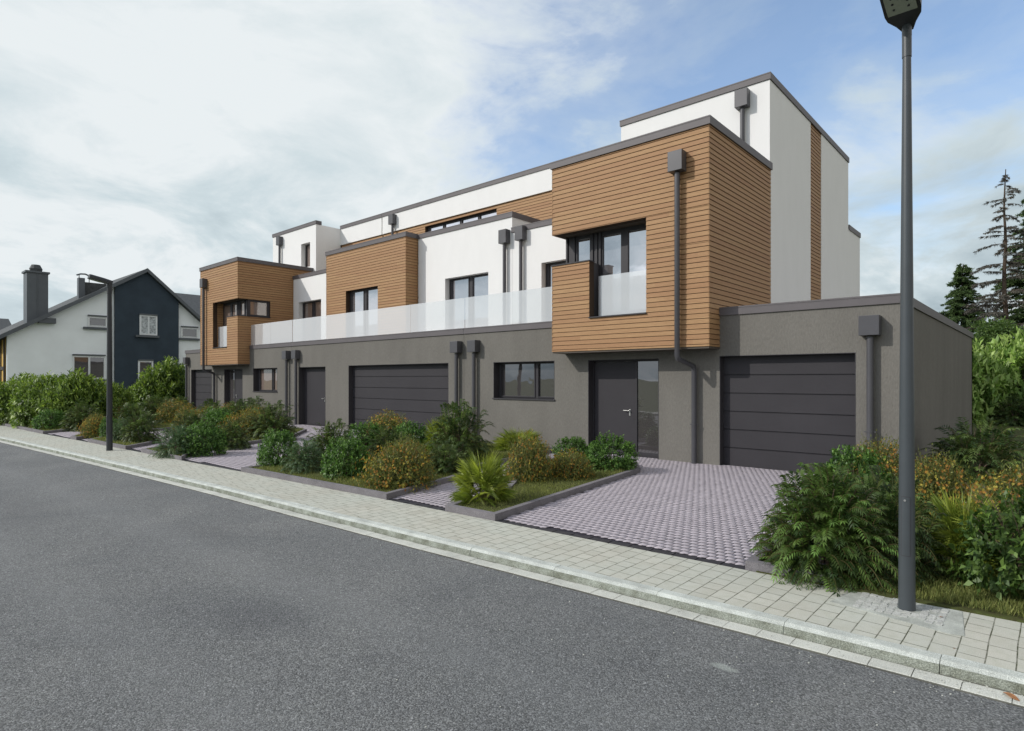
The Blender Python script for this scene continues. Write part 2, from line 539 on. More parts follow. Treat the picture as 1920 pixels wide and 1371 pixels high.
def clad(mb, fr, u0, u1, z0, z1, holes=(), th=0.2, pitch=0.1020, mi=0, mj=1):
    """lapped horizontal boards over a dark backing"""
    for a, b, c, d in cells(u0, u1, z0, z1, holes):
        if th > 0.03:
            a = a + 0.0235 if a == u0 else a
            b = b - 0.0235 if b == u1 else b
        fr.box(mb, a, b, c, d, -th, -0.022, mj)
    k = math.floor(z0 / pitch)
    while k * pitch < z1 - 0.004:
        b0, b1 = max(z0, k * pitch), min(z1, (k + 1) * pitch - 0.011)
        k += 1
        if b1 - b0 < 0.008:
            continue
        for a, b, c, d in cells(u0, u1, b0, b1, [h for h in holes if h[2] < b1 and h[3] > b0]):
            t0 = 0.0
            t1 = -0.012 * (d - c) / pitch
            P = [fr.p(a, c, -0.021), fr.p(b, c, -0.021), fr.p(b, d, -0.021), fr.p(a, d, -0.021),
                 fr.p(a, c, t0), fr.p(b, c, t0), fr.p(b, d, t1), fr.p(a, d, t1)]
            i = len(mb.v)
            mb.v += P
            for q in ((4, 5, 6, 7), (0, 1, 5, 4), (1, 2, 6, 5), (2, 3, 7, 6), (3, 0, 4, 7)):
                mb.f.append(tuple(i + w for w in q)); mb.m.append(mi)


def coping(x0, x1, y0, y1, zt, parent, h=0.165, open_back=False, roof=True, name='roof_coping', skip=()):
    """metal parapet cap round a flat roof, x0<x1, y0<y1 are the wall faces"""
    o, w = 0.028, 0.28
    mb = MB()
    mb.box(x0 - o, x1 + o, y0 - o, y0 + w, zt - h, zt)
    if 'l' not in skip: mb.box(x0 - o, x0 + w, y0 + w, y1 - w, zt - h, zt - 0.002)
    if 'r' not in skip: mb.box(x1 - w, x1 + o, y0 + w, y1 - w, zt - h, zt - 0.002)
    if not ('l' in skip and 'r' in skip): mb.box(x0 - o, x1 + o, y1 - w, y1 + o, zt - h, zt)
    # standing drip edge line
    mb.box(x0 - o - 0.006, x1 + o + 0.006, y0 - o - 0.006, y0 - o, zt - 0.03, zt - 0.004)
    c = mb.build(name, 'coping', parent)
    if roof:
        r = MB()
        r.box(x0 + w, x1 - w, y0 + w, y1 - w, zt - h - 0.08, zt - h - 0.01)
        r.build('flat_roof', 'roofgravel', parent)
    return c


def window(fr, u0, u1, z0, z1, n, parent, panes, pm='pane', fm='anthra', fw=0.06, name='window', sill=0.0):
    """frame at depth n behind the wall face; panes = list of (u0,u1) glass openings inside the frame"""
    f = MB()
    zb, zt = z0 + fw + sill, z1 - fw
    hs = [(a, b, zb, zt) for a, b in panes]
    for a, b, c, d in cells(u0, u1, z0, z1, hs):
        fr.box(f, a, b, c, d, n - 0.07, n)
    # raised casement profiles round each pane
    for a, b in panes:
        e = 0.018
        for q in ((a - 0.03, a, zb - 0.03, zt + 0.03), (b, b + 0.03, zb - 0.03, zt + 0.03), (a, b, zb - 0.03, zb), (a, b, zt, zt + 0.03)):
            fr.box(f, *q, n, n + e)
    fo = f.build(name, fm, parent)
    for a, b in panes:
        g = MB()
        fr.box(g, a, b, zb, zt, n - 0.045, n - 0.03)
        g.build('pane', pm, fo)
    return fo


def handle_lever(fr, u, z, n, parent, left=True):
    h = MB()
    fr.box(h, u - 0.018, u + 0.018, z - 0.11, z + 0.04, n, n + 0.008)
    s = -1 if left else 1
    fr.box(h, u - 0.01, u + 0.01, z + 0.0, z + 0.02, n + 0.008, n + 0.05)
    a, b = sorted((u + s * 0.14, u + s * -0.01))
    fr.box(h, a, b, z + 0.002, z + 0.016, n + 0.05, n + 0.062)
    h.build('door_handle', 'steel', parent, bevel=0.003)


def front_door(fr, u0, u1, z1, n, parent, leaf, glass=None, handle_at=None, hl=True):
    d = MB()
    t = 0.05
    # frame
    segs = [(u0, u0 + t), (u1 - t, u1)]
    for a, b in segs:
        fr.box(d, a, b, 0.0, z1, n - 0.06, n)
    fr.box(d, u0 + t, u1 - t, z1 - t, z1, n - 0.06, n)
    fr.box(d, u0 + t, u1 - t, 0.0, 0.04, n - 0.06, n)
    if glass:
        a, b = glass
        fr.box(d, a - 0.04, a, 0.04, z1 - t, n - 0.06, n + 0.002)
        fr.box(d, b, b + 0.04, 0.04, z1 - t, n - 0.06, n + 0.002)
        fr.box(d, a, b, 0.04, 0.10, n - 0.06, n + 0.002)
    do = d.build('front_door', 'anthra', parent)
    l = MB()
    a, b = leaf
    fr.box(l, a + 0.006, b - 0.006, 0.046, z1 - t - 0.006, n - 0.05, n - 0.012)
    l.build('door_leaf', 'doorpaint', do, bevel=0.004)
    if glass:
        g = MB()
        fr.box(g, glass[0], glass[1], 0.10, z1 - t, n - 0.04, n - 0.025)
        g.build('pane', 'pane_dark', do)
    handle_lever(fr, handle_at, 1.02, n - 0.012, do, hl)
    return do


def garage_door(fr, u0, u1, z1, n, parent, rows=6):
    g = MB()
    h = z1 / rows
    for k in range(rows):
        a, b = k * h + (0.012 if k == 0 else 0.0), (k + 1) * h - 0.014
        # each section leans in slightly at its top edge, leaving a shadow groove
        fr.box(g, u0, u1, a, b, n - 0.05, n)
        fr.box(g, u0, u1, b, b + 0.014, n - 0.05, n - 0.022, 0)
        fr.box(g, u0, u1, b - 0.006, b, n, n + 0.004)
    o = g.build('garage_door', 'doorpaint', parent)
    s = MB()
    fr.box(s, u0, u1, 0.0, 0.012, n - 0.04, n + 0.006)
    s.build('rubber_seal', 'lining', o)
    return o


def downpipe(fr, u, z_head, z_end, parent, n0=0.0, foot=None, hw=0.155, hh=0.42, r=0.055, clips=()):
    p = MB()
    off = n0 + 0.10
    if foot is None:
        pts = [fr.p(u, z_head - 0.02, off), fr.p(u, z_end, off)]
    else:   # under the overhang, a sloping elbow back to the wall below
        u2, n2, z2 = foot
        pts = [fr.p(u, z_head - 0.02, off), fr.p(u, z_end, off), fr.p(u + (u2 - u) * 0.08, z_end - 0.06, off - 0.03), fr.p(u2 - (u2 - u) * 0.08, z_end - 0.2, n2 + 0.03), fr.p(u2, z_end - 0.28, n2), fr.p(u2, z2, n2)]
    p.tube(pts, r, 16)
    for (cz, cu, cn) in clips:
        fr.box(p, cu - r - 0.035, cu + r + 0.035, cz, cz + 0.02, cn - 0.02, cn + 0.012)
        q = fr.p(cu, cz, cn)
        p.tube([fr.p(cu, cz, cn), fr.p(cu, cz + 0.022, cn)], r + 0.006, 16)
    o = p.build('downpipe', 'pipe', parent, smooth=True)
    h = MB()
    fr.box(h, u - hw, u + hw, z_head, z_head + hh, n0 + 0.003, n0 + 0.215)
    h.build('rain_head', 'pipe', o, bevel=0.006)
    return o


# ------------------------------------------------------------------ the three joined houses
FY = 12.0          # street facade plane
XM = -34.68        # mirror constant: the left house mirrors the right one


def end_house(mir, root, seam):
    mx = (lambda x: XM - x) if mir else (lambda x: x)
    def R(a, b): return tuple(sorted((mx(a), mx(b))))
    def H(a, b, c, d): return (*R(a, b), c, d)
    s = -1 if mir else 1
    F12 = Fr('x', FY, -1)
    F15 = Fr('x', 15.0, -1)
    F14 = Fr('x', 14.0, -1)
    FB = Fr('x', 11.48, -1)
    F163 = Fr('x', 16.3, -1)
    # ---- ground storey
    w = MB()
    win = H(-11.34, -9.25, 1.24, 2.21)
    door = H(-8.24, -6.39, 0.0, 2.2)
    gar = H(-5.03, -2.57, 0.0, 2.22)
    a, b = R(seam, -1.86)
    wall(w, F12, a, b, 0, 3.04, [win, door, gar], 0.22, 0, 1)
    side = Fr('y', mx(-1.86), s)
    wall(w, side, 12.22, 24.0, 0, 3.04, [], 0.22)
    bk = Fr('x', 24.0, 1)
    wall(w, bk, *R(-1.86, -5.05), 0, 3.04, [], 0.22)
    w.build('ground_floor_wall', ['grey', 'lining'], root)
    coping(*R(-5.0, -1.86), 12.0, 24.0, 3.2, root, skip=(('l',) if not mir else ('r',)))
    # terrace edge coping
    c = MB()
    ca, cb = R(seam, -8.97)
    if mir: ca, cb = mx(-8.97), mx(seam)
    c.box(ca, cb, 11.972, 12.28, 3.035, 3.2)
    c.box(ca, cb, 11.966, 11.972, 3.17, 3.196)
    c.build('terrace_coping', 'coping', root)
    t = MB()
    t.box(ca, cb, 12.28, 14.0, 3.0, 3.12)
    t.build('terrace_floor', 'roofgravel', root)
    # glass balustrade
    n_p = 2
    ga, gb = (seam + 0.01, -8.97) if not mir else (mx(-8.6) , mx(seam) - 0.01)
    if mir: ga = mx(-8.98)
    stp = (gb - ga) / n_p
    for k in range(n_p):
        g = MB()
        g.poly([(ga + k * stp + 0.003, 12.03, 3.12), (ga + (k + 1) * stp - 0.003, 12.03, 3.12), (ga + (k + 1) * stp - 0.003, 12.03, 4.07), (ga + k * stp + 0.003, 12.03, 4.07)])
        go = g.build('glass_balustrade', 'frosted', root)
    # ---- ground openings
    wu = R(-11.34, -9.25)
    if not mir:
        window(F12, wu[0], wu[1], 1.24, 2.21, -0.2, root, [(wu[0] + 0.12, wu[0] + 1.28), (wu[0] + 1.42, wu[1] - 0.1)], 'pane_dark')
    else:
        window(F12, wu[0], wu[1], 1.24, 2.21, -0.2, root, [(wu[0] + 0.25, wu[0] + 1.28), (wu[0] + 1.42, wu[1] - 0.1)], 'pane_brown')
    if not mir:
        front_door(F12, door[0], door[1], 2.2, -0.18, root, (-8.19, -7.07), (-7.03, -6.48), -7.22, True)
    else:
        d0, d1 = R(-7.03, -6.46)
        front_door(F12, door[0], door[1], 2.2, -0.18, root, R(-8.19, -7.07), (d0, d1), mx(-7.22), False)
    garage_door(F12, gar[0] + 0.010, gar[1] - 0.010, 2.214, -0.17, root)
    # ---- timber box over the entrance
    tb = MB()
    bu = R(-8.93, -5.02)
    hol = [H(-7.86, -6.41, 3.16, 5.18), H(-8.99, -7.86, 4.46, 5.18)]
    clad(tb, FB, bu[0] + (0 if not mir else 0.0), bu[1], 2.40, 6.76, hol, 0.2)
    outer = Fr('y', mx(-5.02), s)
    inner = Fr('y', mx(-8.93), -s)
    clad(tb, outer, 11.48 + 0.2, 15.0, 2.40, 6.76, [], 0.2)
    clad(tb, outer, 11.482, 11.48 + 0.2, 2.40, 6.76, [], 0.021)
    clad(tb, inner, 11.48 + 0.2, 15.0, 2.40, 6.76, [(11.0, 12.92, 4.46, 5.18)], 0.2)
    clad(tb, inner, 11.482, 11.48 + 0.2, 2.40, 6.76, [(11.0, 12.92, 4.46, 5.18)], 0.021)
    # cladding returns of the window notch
    ret = Fr('y', mx(-7.86), s)
    clad(tb, ret, 11.49, 11.68, 3.16, 4.44, [], 0.022)
    clad(tb, Fr('y', mx(-6.41), -s), 11.49, 11.95, 3.16, 5.18, [], 0.022)
    tb.build('timber_cladding', ['timber', 'joint'], root)
    so = MB()
    so.box(bu[0] + 0.012, bu[1] - 0.012, 11.50, 12.0, 2.36, 2.40)
    so.build('soffit', 'soffit', root)
    so = MB()
    so.box(*R(-8.99 + 0.07, -6.20), 11.70, 13.2, 5.181, 5.23)          # soffit over the corner window
    so.build('window_soffit', 'soffit', root)
    so = MB()
    so.box(*R(-7.88, -6.2), 11.702, 12.1, 3.10, 3.158)                # sill floor
    so.build('window_ledge', 'soffit', root)
    sl = MB()
    sl.box(*R(-8.95, -7.85), 11.465, 11.70, 4.44, 4.465)
    sl.box(*R(-7.86, -6.40), 11.45, 11.70, 3.135, 3.162)
    sl.box(*R(-8.95, -8.75), 11.70, 12.93, 4.44, 4.464)
    # parapet body behind the cladding below the sill
    sl.box(*R(-8.74, -7.87), 11.69, 11.9, 3.2, 4.43)
    sl.build('window_sill', 'anthra', root)
    fw = Fr('x', 11.95, -1)
    # corner window: front part
    fu = R(-8.86, -6.25)
    def glassu(a, b): return R(a, b)
    cw = MB()
    small = (*glassu(-8.52, -8.16), 4.56, 5.10)
    big1 = (*glassu(-7.80, -7.31), 3.30, 5.08)
    big2 = (*glassu(-7.13, -6.42), 3.30, 5.08)
    low = [(*R(-8.9, -7.95), 3.0, 4.46)]
    for q in cells(fu[0], fu[1], 3.16, 5.18, [small, big1, big2] + low):
        fw.box(cw, *q, -0.08, 0.0)
    # upright profiles
    for uu in (-8.84, -8.62, -8.10, -7.98, -7.88):
        a_, b_ = R(uu, uu + 0.045)
        fw.box(cw, a_, b_, 4.47 if uu < -8.05 else 3.17, 5.175, 0.0, 0.03)
    # side part of the corner window
    fs = Fr('y', mx(-8.86), -s)
    for q in cells(11.95, 12.92, 4.46, 5.18, [(12.06, 12.82, 4.54, 5.10)]):
        fs.box(cw, *q, -0.09, -0.002)
    co_ = cw.build('corner_window', 'anthra', root)
    for q in (small, big1, big2):
        g = MB(); fw.box(g, *q, -0.05, -0.035)
        g.build('pane', 'pane' if not mir else 'pane_brown', co_)
    g = MB(); fs.box(g, 12.06, 12.82, 4.54, 5.10, -0.06, -0.045)
    g.build('pane', 'pane_brown', co_)
    # little glass rail in front of the tall casements
    rl = MB()
    ra, rb = R(-7.76, -6.43)
    rl.poly([(ra, 11.72, 3.17), (rb, 11.72, 3.17), (rb, 11.72, 4.11), (ra, 11.72, 4.11)])
    rl.build('glass_rail', 'frosted', root)
    coping(bu[0], bu[1], 11.48, 15.0, 6.93, root)
    # ---- low white wall beside the box
    lw = MB()
    la, lb = R(seam + 0.06, -8.95)
    h14 = H(-11.28, -9.4, 3.2, 5.19)
    wall(lw, F14, la, lb, 3.1, 6.26, [h14], 0.22)
    lw.build('white_wall', 'white', root)
    coping(la, lb, 14.0, 16.2, 6.43, root, skip=('l', 'r'))
    wu = (h14[0], h14[1])
    window(F14, wu[0], wu[1], 3.2, 5.19, -0.2, root, [(wu[0] + 0.14, (wu[0] + wu[1]) / 2 - 0.1), ((wu[0] + wu[1]) / 2 + 0.1, wu[1] - 0.14)], 'pane' if not mir else 'pane_brown')
    # ---- tall white rear volume
    tw = MB()
    ta, tb_ = R(-9.17, -5.05)
    th = [H(-8.65, -7.84, 7.05, 8.2)]
    wall(tw, F15, ta, tb_, 3.1, 8.95, th, 0.3)
    o2 = Fr('y', mx(-5.05), s)
    wall(tw, o2, 15.3, 18.31, 3.1, 8.95, [], 0.3)
    wall(tw, o2, 19.37, 22.54, 3.1, 8.95, [], 0.3)
    wall(tw, o2, 22.54, 24.17, 3.1, 6.74, [], 0.3)
    i2 = Fr('y', mx(-9.17), -s)
    wall(tw, i2, 15.3, 16.3, 6.2, 8.95, [], 0.3)
    b2 = Fr('x', 22.54, 1)
    wall(tw, b2, *R(-9.17, -5.05 - 0.3), 6.5, 8.95, [], 0.3)
    b3 = Fr('x', 24.17, 1)
    wall(tw, b3, *R(seam, -5.05 - 0.3), 0, 6.74, [], 0.3)
    tw.build('tower_wall', 'white', root)
    tw = MB()
    # long upper storey between the towers
    wall(tw, F163, *R(seam + 0.06, -9.17), 8.18, 8.95, [], 0.3)
    tw.build('upper_wall', 'white', root)
    tw = MB()
    b4 = Fr('x', 22.54, 1)
    wall(tw, b4, *R(seam + 0.06, -9.17), 6.5, 8.95, [], 0.3)
    tw.build('rear_wall', 'white', root)
    tc = MB()
    clad(tc, Fr('y', mx(-5.05) - s * 0.01, s), 18.31, 19.37, 3.2, 8.95, [], 0.2)
    tc.build('timber_strip', ['timber', 'joint'], root)
    tc = MB()
    clad(tc, Fr('x', 16.35, -1), *R(seam + 0.06, -9.17), 6.3, 8.18, [], 0.2)
    tc.build('timber_band', ['timber', 'joint'], root)
    wu = (th[0][0], th[0][1])
    window(F15, wu[0], wu[1], 7.05, 8.2, -0.22, root, [(wu[0] + 0.1, wu[1] - 0.1)], 'pane_brown')
    coping(ta, tb_, 15.0, 22.54, 9.12, root, skip=(('l',) if not mir else ('r',)))
    coping(*R(seam + 0.06, -9.20), 16.3, 22.54, 9.105, root, skip=('l', 'r'))
    coping(ta, tb_, 22.6, 24.17, 6.9, root)
    # ---- rainwater goods
    gu = mx(-2.33) if not mir else mx(-2.23)
    downpipe(F12, gu, 2.50, 0.0, root, clips=[(0.83, gu, 0.10)], hh=0.34)
    fo = (mx(-5.53), -0.42, 0.0)
    downpipe(FB, mx(-5.65), 5.94, 2.22, root, foot=fo, clips=[(0.80, mx(-5.53), -0.42)], hh=0.40)
    downpipe(F15, mx(-5.67) if not mir else -28.75, 8.42, 6.8, root)
    if not mir:
        downpipe(F14, -12.0, 5.95, 3.2, root, clips=[(4.2, -12.0, 0.1)])
        downpipe(F12, -12.0, 2.50, 0.0, root, hh=0.33, clips=[(0.8, -12.0, 0.1)])
        downpipe(F163, -11.9, 8.42, 6.8, root)
    else:
        downpipe(F14, -22.48, 6.12, 3.2, root)
        downpipe(F12, -22.42, 2.53, 0.0, root, hh=0.33, clips=[(0.8, -22.42, 0.1)])


right = empty('town_house', (-7.2, 12.0, 0), 'right end house of the modern row, its single garage behind the near lamp post', 'house', 'three joined modern houses')
end_house(False, right, -12.49)
left = empty('town_house', (-27.5, 12.0, 0), 'far left end house of the modern row, with the small distant garage', 'house', 'three joined modern houses')
end_house(True, left, -12.49)

mid = empty('town_house', (-17.3, 12.0, 0), 'middle house of the modern row, with the wide double garage door', 'house', 'three joined modern houses')


def middle_house(root):
    F12 = Fr('x', FY, -1); F13 = Fr('x', 13.45, -1); F14 = Fr('x', 14.0, -1); F163 = Fr('x', 16.3, -1)
    X0, X1 = -22.18, -12.50
    w = MB()
    door = (-21.63, -19.76, 0.0, 2.21)
    gar = (-18.28, -13.15, 0.0, 2.225)
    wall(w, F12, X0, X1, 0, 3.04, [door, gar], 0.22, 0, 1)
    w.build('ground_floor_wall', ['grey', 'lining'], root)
    c = MB()
    c.box(X0, X1, 11.972, 12.28, 3.035, 3.2)
    c.box(X0, X1, 11.966, 11.972, 3.17, 3.196)
    c.build('terrace_coping', 'coping', root)
    t = MB(); t.box(X0, X1, 12.28, 14.0, 3.0, 3.12); t.build('terrace_floor', 'roofgravel', root)
    n_p = 4
    stp = (X1 - X0) / n_p
    for k in range(n_p):
        g = MB()
        g.poly([(X0 + k * stp + 0.003, 12.03, 3.12), (X0 + (k + 1) * stp - 0.003, 12.03, 3.12), (X0 + (k + 1) * stp - 0.003, 12.03, 4.07), (X0 + k * stp + 0.003, 12.03, 4.07)])
        g.build('glass_balustrade', 'frosted', root)
    front_door(F12, door[0] + 0.0, door[1] - 0.0, 2.21, -0.18, root, (-21.2, -19.92), None, -20.12, True)
    p = MB()
    F12.box(p, -21.58, -21.2, 0.04, 2.16, -0.23, -0.20)
    p.build('door_panel', 'anthra', root)
    p = MB()
    F12.box(p, -19.92, -19.81, 0.04, 2.16, -0.23, -0.20)
    p.build('door_panel', 'anthra', root)
    garage_door(F12, gar[0] + 0.010, gar[1] - 0.010, 2.214, -0.17, root)
    # timber bay
    tb = MB()
    h = (-20.69, -18.60, 3.2, 5.2)
    clad(tb, F13, -22.10, -16.95, 3.1, 6.77, [h], 0.2)
    clad(tb, Fr('y', -16.95, 1), 13.452, 14.0, 3.1, 6.77, [], 0.021)
    clad(tb, Fr('y', -22.10, -1), 13.452, 14.0, 3.1, 6.77, [], 0.021)
    for hh in (h,):   # boarded reveal
        clad(tb, Fr('y', hh[0], 1), 13.475, 13.65, 3.2, 5.2, [], 0.022)
    tb.build('timber_cladding', ['timber', 'joint'], root)
    tb = MB()
    clad(tb, Fr('x', 16.35, -1), X0, X1 + 0.06, 6.6, 8.18, [(-19.35, -15.30, 7.2, 8.05)], 0.2)
    tb.build('timber_band', ['timber', 'joint'], root)
    window(F13, h[0], h[1], 3.2, 5.2, -0.19, root, [(h[0] + 0.14, h[0] + 0.94), (h[0] + 1.15, h[1] - 0.12)], 'pane')
    coping(-22.10, -16.95, 13.45, 16.2, 6.935, root)
    ww = MB()
    h2 = (-15.51, -13.46, 3.2, 5.185)
    wall(ww, F14, -16.93, -12.44, 3.1, 6.76, [h2], 0.22)
    wall(ww, Fr('y', -12.44, 1), 14.22, 16.3, 3.1, 6.76, [], 0.22)
    ww.build('white_wall', 'white', root)
    ww = MB()
    wall(ww, F163, X0, X1 + 0.06, 8.18, 8.95, [], 0.3)
    ww.build('upper_wall', 'white', root)
    ww = MB()
    wall(ww, Fr('x', 22.54, 1), X0, X1 + 0.06, 0, 8.95, [], 0.3)
    ww.build('rear_wall', 'white', root)
    window(F14, h2[0], h2[1], 3.2, 5.185, -0.2, root, [(h2[0] + 0.14, h2[0] + 0.95), (h2[0] + 1.15, h2[1] - 0.12)], 'pane')
    coping(-16.92, -12.44, 14.0, 16.2, 6.925, root, skip=('l',))
    coping(X0, X1 + 0.06, 16.3, 22.54, 9.105, root, skip=('l', 'r'))
    window(Fr('x', 16.35, -1), -19.35, -15.30, 7.2, 8.05, -0.15, root, [(-19.29 + k * 1.0, -18.40 + k * 1.0) for k in range(4)], 'pane', name='clerestory_window')
    downpipe(F14, -12.67, 5.95, 3.2, root, clips=[(4.2, -12.67, 0.1)])
    downpipe(F12, -12.71, 2.50, 0.0, root, hh=0.33, clips=[(0.8, -12.71, 0.1)])
    downpipe(F12, -21.69, 2.53, 0.0, root, hh=0.33, clips=[(0.8, -21.69, 0.1)])
    downpipe(F163, -21.33, 8.45, 6.8, root)


middle_house(mid)

# ------------------------------------------------------------------ ground, road, sidewalk
def sheet(name, poly, z, mk, label=None):
    mb = MB(); mb.poly([(p[0], p[1], z) for p in poly])
    o = mb.build(name, mk)
    return tag(o, label, None, None, 'structure')


KB = [(-140, -18.0), (-90, -9.0), (-60, -2.2), (-45, 0.9), (-36, 2.15), (-30, 2.85), (-23.87, 3.50), (-17, 3.93), (-10.17, 4.30), (-7.19, 4.41), (-4.97, 4.50), (-3.09, 4.59), (-1.6, 4.665), (-0.1, 4.72), (3, 4.84), (10, 5.1), (30, 5.9), (80, 8.0)]
BK = [(-140, -16.4), (-90, -7.6), (-60, -0.9), (-45, 2.1), (-36, 3.6), (-30.3, 4.30), (-24.1, 4.52), (-20.97, 4.71), (-20.02, 4.76), (-17.24, 4.89), (-16.26, 4.94), (-14.0, 5.03), (-11.47, 5.17), (-7.22, 5.37), (-6.01, 5.42), (-5.13, 5.45), (-2.08, 5.58), (-1.44, 5.60), (-0.53, 5.67), (-0.15, 5.69), (3, 5.85), (10, 6.15), (30, 6.95), (80, 9.2)]


def offs(line, d):
    return [(p[0], p[1] + d) for p in line]


def strip(mb, a, b, z0, z1, mi=0):
    """solid strip between polyline a (front) and b (back), both left to right"""
    def at(line, x):
        for p, q in zip(line, line[1:]):
            if p[0] <= x <= q[0]:
                return p[1] + (q[1] - p[1]) * (x - p[0]) / (q[0] - p[0])
        return line[-1][1]
    xs = sorted({p[0] for p in a} | {p[0] for p in b})
    for x0, x1 in zip(xs, xs[1:]):
        mb.prism([(x0, at(a, x0)), (x1, at(a, x1)), (x1, at(b, x1)), (x0, at(b, x0))], z0, z1, mi)
    return at


g = MB()
g.poly([(-700, -700, -0.13), (700, -700, -0.13), (700, 900, -0.13), (-700, 900, -0.13)])
tag(g.build('ground', 'ground'), None, None, None, 'structure')

r = MB()
front = offs(KB, -0.28)
n = len(front)
r.f.append(tuple(range(2 * n)))
r.m.append(0)
r.v += [(p[0], p[1] - 6.2, -0.084) for p in front] + [(p[0], p[1] + 0.02, -0.084) for p in reversed(front)]
tag(r.build('road', 'asphalt'), None, None, None, 'structure')

sw = MB()
strip(sw, KB, BK, -0.14, 0.0)
tag(sw.build('sidewalk', 'slabs'), None, None, None, 'structure')
# opposite sidewalk, behind the camera
os_ = MB()
strip(os_, offs(KB, -8.4), offs(KB, -6.5), -0.14, 0.02)
tag(os_.build('sidewalk', 'slabs'), None, None, None, 'structure')


def stones(a, b, z0, z1, length, gap, x0, x1, name, mk, jitter=0.004, tilt=0.0, far=None):
    """a row of separate kerb stones between two offset lines"""
    mb = MB()
    def at(x, line=KB):
        for p, q in zip(line, line[1:]):
            if p[0] <= x <= q[0]:
                return p[1] + (q[1] - p[1]) * (x - p[0]) / (q[0] - p[0])
    x = x0
    while x < x1:
        L = length * random.uniform(0.93, 1.07)
        xa, xb = x + gap / 2, x + L - gap / 2
        dy = random.uniform(-jitter, jitter); dz = random.uniform(-jitter, jitter) * 0.5
        ya, yb = at(xa), at(xb)
        i = len(mb.v)
        ch = 0.022 if tilt else 0.0
        # profile with a rounded front edge
        prof = [(a, z0), (a + (0.02 if tilt else 0), z1 - ch), (a + ch * 1.3 + (0.02 if tilt else 0), z1), (b, z1), (b, z0)] if tilt else [(a, z0), (a, z1 - 0.004), (a + 0.004, z1), (b, z1), (b, z0)]
        for (xx, yy) in ((xa, ya), (xb, yb)):
            for (o_, z_) in prof:
                mb.v.append((xx, yy + o_ + dy, z_ + dz))
        k = len(prof)
        for q in range(k):
            j = (q + 1) % k
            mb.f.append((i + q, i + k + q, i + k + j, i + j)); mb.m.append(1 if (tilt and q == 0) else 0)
        mb.f.append(tuple(i + q for q in range(k))); mb.m.append(0)
        mb.f.append(tuple(i + k + q for q in range(k - 1, -1, -1))); mb.m.append(0)
        x += L
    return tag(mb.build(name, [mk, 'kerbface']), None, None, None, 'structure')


stones(-0.145, -0.004, -0.15, 0.002, 0.98, 0.004, -60, 12, 'kerb', 'kerb', tilt=1)
stones(-0.285, -0.152, -0.15, -0.074, 0.235, 0.005, -60, 12, 'gutter', 'gutter', 0.003)
fl = MB()
strip(fl, offs(KB, -0.30), offs(KB, -0.001), -0.15, -0.0785)
tag(fl.build('gutter_bed', 'dirt'), None, None, None, 'structure')

# paved yard bed in front of the houses
yard = MB()
def bk_at(x):
    for p, q in zip(BK, BK[1:]):
        if p[0] <= x <= q[0]:
            return p[1] + (q[1] - p[1]) * (x - p[0]) / (q[0] - p[0])
seg = [p for p in BK if -34.5 < p[0] < -2.05]
seg = [(-34.5, bk_at(-34.5))] + seg + [(-2.0, bk_at(-2.0))]
yard.prism([(p[0], p[1] + 0.001) for p in seg] + [(-2.0, 12.3), (-34.5, 12.3)], -0.14, -0.014)
tag(yard.build('yard_paving_bed', 'pbase'), None, None, None, 'structure')
# lawn to the right of and behind the houses
lawn = MB()
seg = [(-2.0, bk_at(-2.0)), (-1.44, 5.60), (-0.53, 5.67), (3, 5.85), (10, 6.15), (30, 6.95)]
lawn.prism([(p[0], p[1] + 0.001) for p in seg] + [(30, 60), (-60, 60), (-60, 24.3), (-1.85, 24.3), (-1.85, 12.0), (-2.0, 12.0)], -0.14, 0.012)
tag(lawn.build('lawn', 'soil'), None, None, None, 'structure')

PL = {
 'P7': [(-2.10, 5.585), (-1.42, 5.61), (-1.42, 5.9), (-1.75, 6.6), (-2.2, 8.6), (-2.3, 11.95), (-2.45, 11.95), (-2.45, 8.6), (-2.15, 6.4)],
 'P6': [(-6.01, 5.425), (-5.13, 5.455), (-5.45, 7.8), (-5.76, 10.1), (-6.3, 10.9), (-7.9, 10.9), (-7.9, 9.6), (-7.2, 8.4), (-6.35, 7.0)],
 'P5': [(-11.47, 5.175), (-7.22, 5.375), (-7.66, 7.1), (-8.4, 8.6), (-8.9, 11.7), (-12.3, 11.7), (-13.9, 10.6), (-13.9, 9.2), (-12.3, 8.0), (-11.7, 6.6)],
 'P4': [(-16.26, 4.945), (-14.0, 5.035), (-14.5, 5.35), (-15.05, 5.91), (-15.64, 6.57), (-16.09, 7.61), (-16.7, 9.0), (-18.6, 10.6), (-24.5, 10.8), (-24.5, 8.8), (-21, 7.4), (-18.6, 7.0), (-17.0, 5.9)],
 'P3': [(-20.02, 4.765), (-17.24, 4.895), (-17.85, 5.6), (-18.6, 6.1), (-20.5, 6.3), (-21.0, 5.9), (-20.6, 5.2)],
 'P2': [(-21.5, 4.69), (-20.97, 4.715), (-21.51, 5.3), (-22.2, 6.4), (-23.0, 8.3), (-25.0, 9.8), (-28.3, 9.8), (-28.3, 7.8), (-25.6, 6.6), (-22.9, 5.6)],
 'P1': [(-36, 3.65), (-30.3, 4.32), (-24.1, 4.53), (-24.9, 5.7), (-26.6, 6.4), (-28.4, 7.2), (-29.0, 9.2), (-29.0, 11.0), (-31.8, 11.0), (-33.5, 12.5), (-40, 13), (-40, 4)],
}
PLAB = {
 'P6': 'small planter bed with the fan palm at its corner, beside the right driveway',
 'P5': 'long planter bed in front of the double garage, orange bush at its corner',
 'P4': 'planter bed with the curved kerb left of the middle driveway',
 'P3': 'small planter bed beside the far lamp post',
 'P2': 'narrow planter bed with one orange bush, left of the far lamp post',
 'P1': 'bed under the tall green hedge at the far left end of the sidewalk',
 'P7': 'kerbed edge strip under the big dark shrub, right of the near driveway'}


